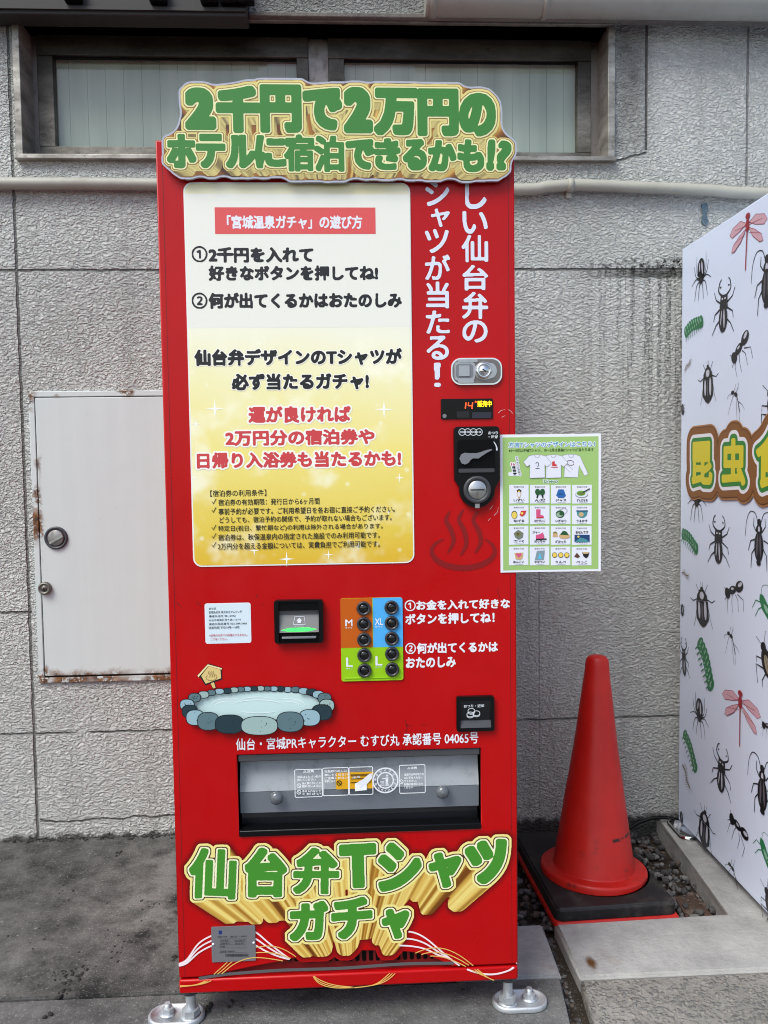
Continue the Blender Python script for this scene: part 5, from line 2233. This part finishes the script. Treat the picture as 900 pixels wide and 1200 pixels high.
b_ = shirt(560, True, .0013)
b_.stroke([N_(*p) for p in ell(553, 268, 26, 18, .2, 20)], .0012, CBRN)
b_.build('shirt_picture', ntc)
b_ = shirt(430, False, .0018)
dn(b_, [(420, 258), (438, 256), (438, 276), (452, 280), (452, 292), (418, 290)], CRED)
b_.stroke([N_(412, 300), N_(460, 300)], .0016, CRED)
b_.build('shirt_picture', ntc)
b_ = shirt(310, False, .0023)
b_.stroke([N_(*p) for p in ((298, 275), (306, 262), (318, 268), (318, 290), (310, 296))], .0012, INK)
b_.stroke([N_(296, 310), N_(326, 308)], .0012, INK)
b_.build('shirt_picture', ntc)

TILEM = mat('tile_white', rgb(230, 231, 242), .3)
words = ('いずい', 'んだ', 'ジャス', 'ずんだもち', 'なげる', 'おだづもっこ', 'いぎなり', 'うるかす', 'あべ', 'だっちゃ', 'がおった', 'おばんです', 'めんこい', 'やばつい', 'あんべ', 'ぺっこ')
for r_ in range(4):
    for c in range(4):
        tx0, ty0 = 104 + c * 154 - r_ * .8, 430 + r_ * 152
        a = Art(nfr, .0013)
        a.poly(rrect(*nb(tx0, ty0, tx0 + 143, ty0 + 138), .0002, 1), TILEM)
        tile = a.build('design_tile', ntc)
        a = Art(nfr, .0016)
        X, Y = tx0 + 72, ty0 + 62
        k = r_ * 4 + c
        small_text(a, '宮城の方言', nb(X - 38, ty0 + 10, X + 38, ty0 + 22), INK)
        small_text(a, words[k], nb(X - 40, ty0 + 104, X + 40, ty0 + 124), INK, .03)
        a.stroke([N_(X - 25, ty0 + 131), N_(X + 35, ty0 + 131)], .0006, SHL)
        if k == 0:
            dn(a, [(X - 16, Y - 20), (X + 16, Y - 20), (X + 14, Y + 12), (X + 4, Y + 38), (X - 6, Y + 38), (X - 14, Y + 10)], CTAN)
            de(a, X, Y + 6, 11, 22, SH)
            dn(a, [(X - 18, Y - 20), (X, Y - 32), (X + 18, Y - 20), (X + 12, Y - 8), (X - 12, Y - 8)], INK)
            de(a, X, Y - 14, 9, 5, CYEL)
        elif k == 1:
            for s_ in (-1, 1):
                de(a, X + 17 * s_, Y - 8, 19, 25, CDGR, .15 * s_)
                a.stroke([N_(X + 16 * s_, Y + 12), N_(X + 22 * s_, Y + 36)], .003, INK)
        elif k == 2:
            dn(a, [(X - 20, Y - 28), (X + 20, Y - 28), (X + 36, Y + 20), (X + 26, Y + 26), (X + 22, Y + 34), (X - 22, Y + 34), (X - 26, Y + 24), (X - 36, Y + 18)], CBLU)
            dn(a, [(X - 6, Y - 28), (X + 6, Y - 28), (X, Y - 14)], CNAV)
            a.stroke([N_(X - 18, Y + 6), N_(X + 18, Y + 6)], .0016, CNAV)
        elif k == 3:
            de(a, X - 4, Y + 10, 46, 24, SHL)
            de(a, X - 4, Y + 8, 42, 21, SH)
            de(a, X - 8, Y, 32, 19, CGRN)
            de(a, X - 8, Y + 3, 22, 10, COLV)
            a.stroke([N_(X + 4, Y - 6), N_(X + 56, Y - 34)], .0024, INK)
        elif k == 4:
            de(a, X - 34, Y + 8, 22, 30, INK)
            de(a, X - 34, Y + 10, 19, 26, CYEL)
            dn(a, [(X + 4, Y + 10), (X + 16, Y - 22), (X + 54, Y - 24), (X + 44, Y + 4), (X + 24, Y + 20)], CRED)
            de(a, X + 22, Y - 4, 10, 9, CYEL)
        elif k == 5:
            dn(a, [(X - 28, Y - 32), (X + 4, Y - 34), (X + 4, Y + 8), (X + 28, Y + 14), (X + 28, Y + 32), (X - 26, Y + 34)], CPNK)
            a.stroke([N_(X - 26, Y + 28), N_(X + 28, Y + 27)], .002, CRED)
        elif k == 6:
            de(a, X - 6, Y + 2, 32, 28, CDGR)
            de(a, X - 10, Y + 6, 24, 18, col((150, 176, 150)))
            de(a, X + 2, Y - 2, 14, 14, CDGR)
            a.stroke([N_(*p) for p in bez([(X - 10, Y - 28), (X + 26, Y - 44), (X + 46, Y - 24), (X + 30, Y - 2)], 5)], .001, SHL)
        elif k == 7:
            dn(a, [(X - 42, Y - 26), (X + 42, Y - 26), (X + 34, Y + 10), (X + 14, Y + 28), (X - 14, Y + 28), (X - 34, Y + 10)], CTEA)
            de(a, X - 6, Y + 4, 18, 16, CTAN)
            a.stroke([N_(X - 42, Y - 22), N_(X + 42, Y - 22)], .0024, CNAV)
        elif k == 8:
            dn(a, [(X - 38, Y - 8), (X - 4, Y - 34), (X + 34, Y - 10), (X + 30, Y + 22), (X, Y + 40), (X - 28, Y + 22)], col((120, 124, 110)))
            dn(a, [(X - 24, Y - 16), (X - 4, Y - 12), (X + 14, Y - 18), (X + 10, Y + 6), (X - 8, Y + 18), (X - 24, Y + 4)], COLV)
            de(a, X - 8, Y - 4, 8, 8, CBRN)
        elif k == 9:
            dn(a, [(X - 30, Y + 6), (X + 6, Y - 4), (X + 22, Y - 16), (X + 34, Y + 14), (X + 30, Y + 32), (X - 28, Y + 34)], CPNK)
            a.stroke([N_(X - 28, Y + 38), N_(X + 50, Y + 34)], .003, INK)
            small_text(a, 'ジャー', nb(X - 54, Y - 26, X + 2, Y - 6), INK, .03)
        elif k == 10:
            dn(a, [(X - 60, Y + 18), (X - 56, Y - 18), (X - 26, Y - 18), (X - 22, Y + 18)], CTAN)
            dn(a, [(X - 60, Y - 8), (X - 42, Y - 24), (X - 22, Y - 8)], COLV)
            de(a, X + 26, Y + 12, 40, 20, CTAN)
            dn(a, [(X - 6, Y + 2), (X + 16, Y - 28), (X + 40, Y - 22), (X + 60, Y + 6)], CDGR)
        elif k == 11:
            dn(a, [(X - 54, Y + 2), (X + 56, Y + 2), (X + 56, Y + 56), (X - 54, Y + 56)], CNAV)
            dn(a, [(X - 54, Y + 56), (X - 10, Y + 22), (X + 30, Y + 34), (X + 56, Y + 56)], CTEA)
            de(a, X - 26, Y + 16, 8, 8, CYEL)
            small_text(a, 'おばんです', nb(X - 46, Y - 28, X + 46, Y - 6), INK, .03)
        elif k == 12:
            dn(a, [(X - 32, Y - 14), (X + 34, Y - 18), (X + 28, Y + 26), (X + 12, Y + 36), (X - 22, Y + 32)], CTAN)
            dn(a, [(X, Y + 22), (X - 20, Y), (X - 16, Y - 16), (X, Y - 8), (X + 16, Y - 16), (X + 22, Y)], CPNK)
        elif k == 13:
            dn(a, [(X - 20, Y - 30), (X + 38, Y - 34), (X + 30, Y + 36), (X - 36, Y + 38)], col((130, 150, 160)))
            dn(a, [(X - 14, Y + 30), (X + 2, Y - 18), (X + 14, Y + 30)], col((90, 190, 226)))
        elif k == 14:
            for s_ in (-44, 0, 44):
                de(a, X + s_, Y, 19, 20, CBRN)
                de(a, X + s_, Y, 15, 16, CYEL)
        else:
            dn(a, [(X - 56, Y + 12), (X - 36, Y - 18), (X - 12, Y + 10), (X - 30, Y + 22)], CBRN)
            dn(a, [(X + 2, Y - 20), (X + 56, Y - 20), (X + 46, Y + 10), (X + 30, Y + 24), (X + 12, Y + 8)], INK)
            de(a, X + 28, Y - 16, 22, 7, CTAN)
        a.build('design_picture', tile)

# ================================================================== CONE AND ITS WEIGHT
CONE = make_cone_red()
CX, CY = 1.052, -.360
BZ = -.034
cone = thing('traffic_cone', (CX, CY, BZ), 'tall plain red traffic cone standing between the two vending machines', 'traffic cone')
m = MB()
top = Vector((1.076, -.322, .630))
prof = [(.105, .048), (.103, .052), (.100, .075), (.0, .0)]
axis = (top - Vector((CX, CY, BZ))).normalized()
H = (top - Vector((CX, CY, BZ))).length
m.lathe([(.1465, .024), (.1480, .026), (.1480, .064), (.1472, .068), (.1445, .0705), (.1420, .0710), (.1150, .0712), (.1138, .0716), (.1130, .0728), (.1122, .076),
         (.086, .25), (.062, .405), (.0348, H - .045), (.0335, H - .024), (.031, H - .010), (.026, H - .002), (.014, H + .0025), (0, H + .003)], (CX, CY, BZ), axis, CONE, 72)
m.build('cone_body', cone)
m = MB()
m.box(.880, 1.216, -.560, -.110, BZ, BZ + .026, CONE, .010, 3)
bmesh.ops.rotate(m.bm, verts=m.bm.verts[:], cent=(1.048, -.335, 0), matrix=Matrix.Rotation(math.radians(2.5), 3, 'Z'))
m.build('base_plate', cone)
m = MB()
c_ = Vector((CX, CY, BZ)) + axis * .0712 + Vector((-.085, -.098, 0.001))
m.lathe([(.0085, 0), (.0075, .0006), (0, .0006)], c_, axis, DBLACK, 14)
m.build('drain_hole', cone)
RUB = make_rubber_dirty('black_rubber', rgb(22, 22, 24), .6)
_c, _s = math.cos(math.radians(2.5)), math.sin(math.radians(2.5))
a = Art(lambda u, v, n: (1.048 + (u - 1.048) * _c - (v + .335) * _s, -.335 + (u - 1.048) * _s + (v + .335) * _c, n), BZ + .0262)
sq = rrect(.884, -.553, 1.212, -.116, .022, 6)
hole = ell(CX + .003, CY + .002, .158, .158, 0, 56)
a.loops([sq, hole[::-1]], RUB, th=.033)
bm = bmesh.new()
vs = [bm.verts.new(v) for v in a.v]
for f in a.f:
    bm.faces.new([vs[i] for i in f])
bmesh.ops.remove_doubles(bm, verts=bm.verts[:], dist=1e-6)
bmesh.ops.recalc_face_normals(bm, faces=bm.faces[:])
bm.normal_update()
es = [e for e in bm.edges if len(e.link_faces) == 2 and e.calc_face_angle(0) > 1.0 and all(v.co.z > BZ + .045 for v in e.verts)]
r = bmesh.ops.bevel(bm, geom=es, offset=.007, segments=3, affect='EDGES')
for q in r['faces']:
    q.smooth = True
mb = MB()
mb.bm.free()
mb.bm = bm
mb.mats = [RUB]
props(mb.build('cone_weight', None, recalc=False), 'black square rubber weight lying round the foot of the red cone', 'cone weight')

# ================================================================== WHITE INSECT MACHINE
im = thing('vending_machine', (SIDE_X + .45, -.47, 0), 'white vending machine with insects printed all over its side and a brown sign', 'vending machine')
IB0, IB1 = .022, 1.845
BACK, FR = -.058, -.88
IW = .95
m = MB()
PANW = mat('white_film', rgb(218, 230, 250), .30)
m.box(SIDE_X, SIDE_X + IW, FR, BACK, IB0, IB1, PANW, .004)
cab = m.build('cabinet', im)
m = MB()
m.box(SIDE_X + .002, SIDE_X + IW - .002, FR - .05, FR - .004, IB0 + .1, IB1, PANW, .006)
idoor = m.build('door', im)
m = MB()
m.box(SIDE_X + .06, SIDE_X + IW - .25, FR - .054, FR - .0505, .75, 1.72, mat('dark_window', rgb(30, 34, 40), .1), .001)
m.build('display_window', idoor)
m = MB()
m.box(SIDE_X + .01, SIDE_X + IW - .01, FR, FR + .05, IB0 - .002, IB0 + .095, DGREY, .003)
m.build('kick_plate', im)
for x in (SIDE_X + .05, SIDE_X + IW - .05):
    for y in (BACK - .05, FR + .06):
        m = MB()
        m.tube([(x, y, .0), (x, y, IB0 + .004)], .012, ZINC, 12)
        m.build('leg', im)


# anchor plate under the back corner
def anchor(x, y, parent):
    m_ = MB()
    rings = [(0, .0005), (0, .012), (.003, .0155), (.006, .0155), (.009, .010)]
    v_, f_ = [], []
    L, W2 = .07, .030
    for k, z in rings:
        loop = [(x + (W2 - k) * math.cos(t), y - (L - W2) + (W2 - k) * math.sin(t)) for t in [(1 + i / 12) * math.pi for i in range(13)]] + \
               [(x + (W2 - k) * math.cos(t), y + (L - W2) + (W2 - k) * math.sin(t)) for t in [i / 12 * math.pi for i in range(13)]]
        v_ += [(a_, b2_, z) for a_, b2_ in loop]
    n = 26
    for i in range(len(rings) - 1):
        for j in range(n):
            f_.append((i * n + j, i * n + (j + 1) % n, (i + 1) * n + (j + 1) % n, (i + 1) * n + j))
    f_.append(tuple((len(rings) - 1) * n + j for j in range(n)))
    m_.add(v_, f_, CHROME, True)
    pl = m_.build('anchor_plate', parent)
    m_ = MB()
    m_.lathe([(0, 0), (.012, 0), (.012, .010), (0, .010)], (x, y + .03, .0101), (0, 0, 1), ZINC, 6, False)
    m_.build('anchor_bolt', pl)


anchor(SIDE_X - .006, -.10, im)

INKB, INKG, INKD, INKC = mat('insect_black', rgb(22, 20, 24), .3), mat('insect_green', rgb(44, 120, 76), .3), mat('insect_red', rgb(150, 34, 44), .3), mat('insect_brown', rgb(120, 98, 66), .3)
WING = mat('insect_wing_pink', rgb(206, 164, 176), .3)
PALE = mat('insect_highlight', rgb(190, 194, 208), .3)
PALEG = mat('insect_pale_green', rgb(140, 184, 160), .3)


class Ink:
    def __init__(s, u, v, size, rot=0, asp=1.0):
        s.a = Art(side_frame, .0005)
        t = math.radians(rot)
        s.c, s.s, s.u, s.v, s.k, s.asp = math.cos(t), math.sin(t), u, v, size, asp * 1.15

    def T(s, p):
        x, y = p[0] * s.k * s.asp, p[1] * s.k
        return (s.u + x * s.c - y * s.s, s.v + x * s.s + y * s.c)

    def e(s, cx, cy, rx, ry, m_, rot=0):
        l = [s.T(p) for p in ell(cx, cy, rx, ry, math.radians(rot), 20)]
        s.a.poly(l if area(l) > 0 else l[::-1], m_)

    def p(s, pts, m_):
        l = [s.T(p) for p in pts]
        s.a.poly(l if area(l) > 0 else l[::-1], m_)

    def l(s, pts, w_, m_, w1=None, curve=True):
        q = bez(pts, 5) if curve and len(pts) > 2 else pts
        s.a.stroke([s.T(p) for p in q], w_ * s.k * 0.8, m_, None if w1 is None else w1 * s.k * 0.75)

    def both(s, pts, w_, m_, w1=None):
        for sg in (1, -1):
            s.l([(sg * x, y) for x, y in pts], w_, m_, w1, False)


def spider(k):
    for pts in ([(.04, -.05), (.16, .08), (.17, .5)], [(.05, -.08), (.20, .02), (.26, .28)], [(.05, -.12), (.2, -.06), (.36, -.18)], [(.03, -.15), (.16, -.22), (.24, -.58)], [(.02, -.16), (.06, -.3), (.10, -.62)]):
        for sg in (1, -1):
            k.l([(sg * x, y) for x, y in pts], .045, INKB, .018)
    k.e(0, .16, .13, .25, INKB)
    k.e(.045, .16, .025, .16, PALE, 6)
    k.e(-.05, .2, .02, .11, PALE, -4)
    k.e(0, -.12, .075, .1, INKB)


def stag(k):
    for sg in (1, -1):
        k.l([(sg * .05, .2), (sg * .16, .3), (sg * .14, .44), (sg * .09, .5)], .055, INKB, .025)
        k.l([(sg * .13, .36), (sg * .09, .37)], .03, INKB, None, False)
        k.l([(sg * .09, .08), (sg * .22, .16), (sg * .28, .3)], .04, INKB, .022, False)
        k.l([(sg * .1, -.02), (sg * .24, -.10), (sg * .27, -.22)], .04, INKB, .02, False)
        k.l([(sg * .08, -.2), (sg * .2, -.3), (sg * .3, -.46)], .038, INKB, .02, False)
    k.p([(-.09, .22), (.09, .22), (.1, .1), (.09, .04), (-.09, .04), (-.1, .1)], INKB)
    k.e(0, .02, .11, .09, INKB)
    k.e(0, -.2, .115, .24, INKB)
    k.e(.03, -.2, .018, .17, PALE, 4)
    k.e(-.05, -.18, .012, .13, PALE, -4)
    k.e(-.035, .15, .022, .018, PALE)
    k.e(.04, .15, .022, .018, PALE)


def longhorn(k):
    for sg in (1, -1):
        k.l([(sg * .05, .34), (sg * .12, .48), (sg * .26, .5), (sg * .36, .34), (sg * .4, .05)], .026, INKB, .014)
        k.l([(sg * .08, .16), (sg * .16, .26), (sg * .15, .4)], .035, INKB, .02, False)
        k.l([(sg * .12, .02), (sg * .24, -.02), (sg * .3, -.2)], .035, INKB, .02, False)
        k.l([(sg * .1, -.12), (sg * .2, -.24), (sg * .22, -.5)], .035, INKB, .02, False)
    k.e(0, .32, .055, .07, INKB)
    k.e(0, .2, .085, .09, INKB)
    k.e(0, .2, .03, .06, PALE)
    k.e(0, -.1, .125, .27, INKB)
    k.e(-.045, -.08, .022, .2, mat('insect_grey', rgb(90, 86, 96), .3), -3)
    k.e(.045, -.08, .022, .2, mat('insect_grey', rgb(90, 86, 96), .3), 3)
    k.e(0, -.38, .06, .05, INKB)


def jewel(k):
    for sg in (1, -1):
        k.l([(sg * .07, .3), (sg * .16, .5)], .022, INKB, None, False)
        k.l([(sg * .02, .44), (sg * .03, .56)], .014, INKB, None, False)
        k.l([(sg * .13, .16), (sg * .26, .1), (sg * .34, .16)], .034, INKB, .02, False)
        k.l([(sg * .16, -.06), (sg * .2, -.3), (sg * .26, -.5)], .026, INKB, .016, False)
    k.e(0, .40, .04, .05, INKB)
    k.p([(-.06, .38), (.06, .38), (.14, .24), (.15, .12), (-.15, .12), (-.14, .24)], INKB)
    k.e(0, .24, .06, .09, PALE)
    k.p([(-.16, .11), (.16, .11), (.17, -.3), (.08, -.44), (0, -.5), (-.08, -.44), (-.17, -.3)], INKB)
    k.e(-.085, -.1, .03, .2, PALE)
    k.e(.085, -.1, .035, .22, PALE)
    k.e(0, -.12, .02, .2, mat('insect_grey', rgb(90, 86, 96), .3))


def ant(k):
    for x, x2 in ((-.24, -.34), (-.1, -.14), (.04, .12), (.12, .34)):
        k.l([(x, .0), (x2, -.14), (x2 - .02, -.42)], .03, INKB, .016, False)
    k.l([(-.3, .1), (-.42, .22)], .02, INKB, None, False)
    k.l([(-.3, .02), (-.44, -.1)], .02, INKB, None, False)
    k.e(-.29, .06, .11, .14, INKB, 15)
    k.e(-.06, .12, .16, .1, INKB, 8)
    k.e(.24, .18, .17, .13, INKB, 18)
    k.e(.28, .22, .09, .05, PALE, 18)
    k.e(-.05, .15, .06, .03, PALE)


def mosquito(k):
    k.l([(-.14, .26), (.02, .14), (.16, -.3)], .07, INKB, .03)
    k.e(-.16, .27, .07, .06, INKB)
    k.e(-.02, .2, .08, .06, INKB, -35)
    for pts in ([(-.1, .2), (-.2, .05), (-.36, -.34)], [(0, .1), (.02, -.2), (.06, -.6)], [(.06, .06), (.12, -.2), (.16, -.62)], [(.1, .0), (.26, -.1), (.36, -.24)], [(-.08, .3), (-.04, .42), (.0, .5)], [(.0, .26), (.08, .4), (.1, .52)], [(-.2, .25), (-.34, .2), (-.38, .1)]):
        k.l(pts, .020, INKB, .012)


def caterpillar(k):
    n = 8
    for i in range(n):
        x = -.44 + .88 * i / (n - 1)
        k.e(x, .05 * math.sin(i * .6) + .02, .105, .165, INKG, 10)
    for i in range(n):
        x = -.44 + .88 * i / (n - 1)
        k.e(x - .01, .06 * math.sin(i * .6) + .08, .022, .06, PALEG, 15)
        k.e(x + .035, -.02, .018, .04, PALEG, -15)
        k.l([(x, -.1), (x - .01, -.23)], .045, INKG, .03, False)


def centipede(k):
    for i in range(12):
        x = -.4 + .8 * i / 11
        y = .08 * math.sin(i * .55)
        k.l([(x, y), (x - .05, y + .17)], .016, INKC, None, False)
        k.l([(x, y), (x - .05, y - .17)], .016, INKC, None, False)
    k.l([(-.45, -.02), (-.15, .07), (.1, -.02), (.42, .05)], .075, INKC)
    k.l([(.42, .06), (.62, .22)], .016, INKC, None, False)
    k.l([(.42, .04), (.64, -.1)], .016, INKC, None, False)


def dragonfly(k):
    for pts in ([(.03, .22), (.2, .30), (.42, .24), (.5, .14), (.42, .08), (.2, .14)], [(.03, .14), (.2, .06), (.38, -.06), (.42, -.17), (.34, -.17), (.16, -.04)]):
        for sg in (1, -1):
            q = [(sg * x, y) for x, y in pts]
            k.p(q, WING)
            k.l(q + q[:1], .012, INKD, None, False)
            k.l([(sg * .04, (pts[0][1] + pts[-1][1]) / 2), ((sg * .36), sum(p[1] for p in pts) / 6)], .010, INKD, None, False)
    k.e(0, .18, .05, .11, INKD)
    k.e(0, .33, .06, .05, INKD)
    k.l([(0, .1), (0, -.55)], .045, INKD, .035, False)


def cricket(k):
    for sg in (1, -1):
        k.l([(sg * .04, .36), (sg * .16, .56)], .016, INKB, None, False)
        k.l([(sg * .12, .1), (sg * .28, .2), (sg * .32, .1)], .035, INKB, .02, False)
        k.l([(sg * .14, -.08), (sg * .34, .06), (sg * .42, -.3)], .05, INKB, .02, False)
        k.l([(sg * .12, -.2), (sg * .26, -.28), (sg * .3, -.4)], .035, INKB, .02, False)
    k.e(0, .3, .08, .09, INKB)
    k.e(0, -.02, .15, .3, INKB)
    k.e(0, -.06, .07, .2, mat('insect_olive', rgb(150, 140, 116), .3))
    k.l([(0, .12), (0, -.28)], .016, INKB, None, False)


def hopper(k):
    k.l([(-.3, .14), (-.34, .34), (-.2, .46), (.06, .46)], .014, INKG)
    k.p([(-.36, .16), (-.26, .2), (.1, .02), (.4, -.1), (.44, -.16), (.1, -.2), (-.2, -.1), (-.34, .04)], INKG)
    k.e(-.05, -.02, .14, .05, PALEG, -22)
    for pts in ([(-.26, .02), (-.44, -.04), (-.5, -.26)], [(-.2, -.04), (-.3, -.16), (-.36, -.38)], [(0, -.08), (.06, .2), (.2, -.38)]):
        k.l(pts, .035, INKG, .02, False)


def roundbug(k):
    for sg in (1, -1):
        for y in (.25, 0, -.25):
            k.l([(sg * .2, y), (sg * .36, y + .06), (sg * .42, y - .06)], .04, INKB, .02, False)
    k.e(0, 0, .27, .42, INKB)
    k.e(.08, .05, .05, .2, PALE, -8)


PLAN = [  # kind, photo position, size in metres, tilt, squeeze
    (dragonfly, 'dragonfly_print', 876, 277, .165, -4, 1.0), (spider, 'spider_print', 822, 322, .125, 0, .75), (stag, 'beetle_print', 848.5, 360, .165, -4, 1), (longhorn, 'beetle_print', 899, 328, .17, 0, 1),
    (caterpillar, 'caterpillar_print', 813, 383, .125, 10, 1), (ant, 'ant_print', 869, 412, .125, 26, .9), (centipede, 'centipede_print', 807, 428, .06, 30, 1), (jewel, 'beetle_print', 830, 449, .125, 2, .9),
    (mosquito, 'mosquito_print', 863, 471, .105, 0, 1), (cricket, 'cricket_print', 906, 478, .14, 20, 1), (roundbug, 'beetle_print', 800.5, 480, .045, 10, .5),
    (spider, 'spider_print', 817, 583, .13, 0, .75), (stag, 'beetle_print', 842.5, 634, .155, 0, 1), (longhorn, 'beetle_print', 890, 634, .155, 0, 1),
    (caterpillar, 'caterpillar_print', 808.5, 634, .12, -18, 1), (centipede, 'centipede_print', 804, 673, .06, -5, 1), (jewel, 'beetle_print', 823.5, 710, .135, 6, .95), (ant, 'ant_print', 861, 697, .12, 12, .9),
    (roundbug, 'beetle_print', 800, 715, .05, 0, .5), (hopper, 'grasshopper_print', 901, 716, .13, -20, 1), (stag, 'beetle_print', 802, 771, .135, 6, .55), (caterpillar, 'caterpillar_print', 827, 778, .165, -52, .9),
    (mosquito, 'mosquito_print', 858, 754, .10, 6, .9), (cricket, 'cricket_print', 899, 776, .14, 26, 1), (spider, 'spider_print', 820, 836, .12, -2, .8), (dragonfly, 'dragonfly_print', 868, 836, .175, 0, 1),
    (caterpillar, 'caterpillar_print', 809, 880, .125, -42, 1), (stag, 'beetle_print', 846, 903, .155, -4, 1), (centipede, 'centipede_print', 805, 910, .09, -48, 1), (longhorn, 'beetle_print', 894, 924, .165, 2, 1),
    (jewel, 'beetle_print', 826, 970, .13, -4, .9), (ant, 'ant_print', 865, 974, .12, -18, .9), (roundbug, 'beetle_print', 799, 958, .05, 8, .5), (hopper, 'grasshopper_print', 900, 1006, .12, -26, 1),
    (mosquito, 'mosquito_print', 860, 1027, .10, 10, 1), (cricket, 'cricket_print', 903, 1062, .12, 30, 1), (ant, 'ant_print', 901, 855, .07, 0, 1)]
for fn, nm, px, py, size, rot, asp in PLAN:
    u, v = Sd(px, py)
    k = Ink(u, v, size * .95, rot, asp * (.9 if fn in (caterpillar, centipede) else float(np.interp(px, (800, 822, 848, 870, 900), (1.5, 1.75, 1.2, 1.1, 1.05)))))
    fn(k)
    k.a.build(nm, cab)
# further along the side, towards its front edge
u0 = Sd(900, 600)[0]
rnd = random.Random(9)
fs_ = (spider, stag, ant, jewel, longhorn, caterpillar)
nm_ = ('spider_print', 'beetle_print', 'ant_print', 'beetle_print', 'beetle_print', 'caterpillar_print')
q = 0
for du in (.11, .2):
    for j in range(9):
        vv = .14 + j * .19 + (.09 if du > .15 else 0)
        if .98 < vv < 1.4 or vv > 1.74:
            continue
        k = Ink(u0 + du, vv, .12, rnd.uniform(-14, 14))
        fs_[q % 6](k)
        k.a.build(nm_[q % 6], cab)
        q += 1

# wooden style sign on the side: three big letters
zz = zbox((790, 480), 8.18)


def sbx(x0, y0, x1, y1):
    a0, a1 = Sd(*zz(x0, (y0 + y1) / 2)), Sd(*zz(x1, (y0 + y1) / 2))
    c0, c1 = Sd(*zz((x0 + x1) / 2, y0)), Sd(*zz((x0 + x1) / 2, y1))
    return (a0[0], c1[1], a1[0], c0[1])


chars = (('昆', sbx(185, 302, 386, 722)), ('虫', sbx(475, 272, 706, 728)))
b3 = chars[1][1]
wd = b3[2] - b3[0]
chars += (('食', (b3[2] + .052, b3[1] - .004, b3[2] + .052 + wd * 1.1, b3[3] + .012)),)
parts = []
res_ = 1500
wt = .0062
for c, b in chars:
    P, T = text_tris(c)
    mp = fit_map([P], (b[0] + wt, b[1] + wt, b[2] - wt, b[3] - wt))
    parts.append((np.array(mp(P)), T))
al = np.vstack([p[0] for p in parts])
mn = al.min(0) - .12
mx = al.max(0) + .12
g = np.zeros((int((mx[1] - mn[1]) * res_) + 2, int((mx[0] - mn[0]) * res_) + 2), bool)
for P, T in parts:
    gg, o = raster(P, T, res_, .002)
    j, i = int(round((o[0] - mn[0]) * res_)), int(round((o[1] - mn[1]) * res_))
    g[i:i + gg.shape[0], j:j + gg.shape[1]] |= gg
f0 = sdf(g, int(.075 * res_))


def slayer(name, parent, lev, ma, n, holes=True, th=0.0):
    L_ = to_plane(contour(f0, lev * res_, .2), mn, res_)
    if not holes:
        L_ = [l for l in L_ if area(l) > 0]
    a_ = Art(side_frame, n)
    a_.loops(L_, ma, th)
    return a_.build(name, parent)


SB1, SB2, SB3 = mat('sign_brown_edge', rgb(168, 116, 62), .35), mat('sign_brown', rgb(132, 84, 32), .35), mat('sign_brown_line', rgb(92, 54, 16), .35)
sgn = slayer('wooden_sign', im, wt + .048, SB1, .0035, False)
slayer('sign_shadow_line', sgn, wt + .0435, SB3, .0040, False)
slayer('sign_face', sgn, wt + .040, SB2, .0043, False)
slayer('letter_border', sgn, wt + .0215, WHITE, .0047, False)
slayer('letter_outline', sgn, wt + .0115, mat('sign_green', rgb(44, 130, 50), .35), .0051, False)
slayer('letters', sgn, wt, mat('sign_yellow', rgb(214, 202, 44), .35), .0055)

# black cable from behind the insect machine
cb_ = [hit(px, py, 1, yy) for px, py, yy in ((735, 972, -.05), (748, 964, -.035), (764, 958.5, -.03), (780, 958, -.03), (794, 961, -.04), (802, 966, -.05))]
m = MB()
pts = [tuple(p) for p in cb_]
dense = []
for i in range(len(pts) - 1):
    for k in range(5):
        t = k / 5
        dense.append(tuple(pts[i][d] * (1 - t) + pts[i + 1][d] * t for d in range(3)))
dense.append(pts[-1])
m.tube(dense, .006, BLACK, 8)
props(m.build('cable'), 'thin black power cable along the wall foot behind the cone', 'cable')
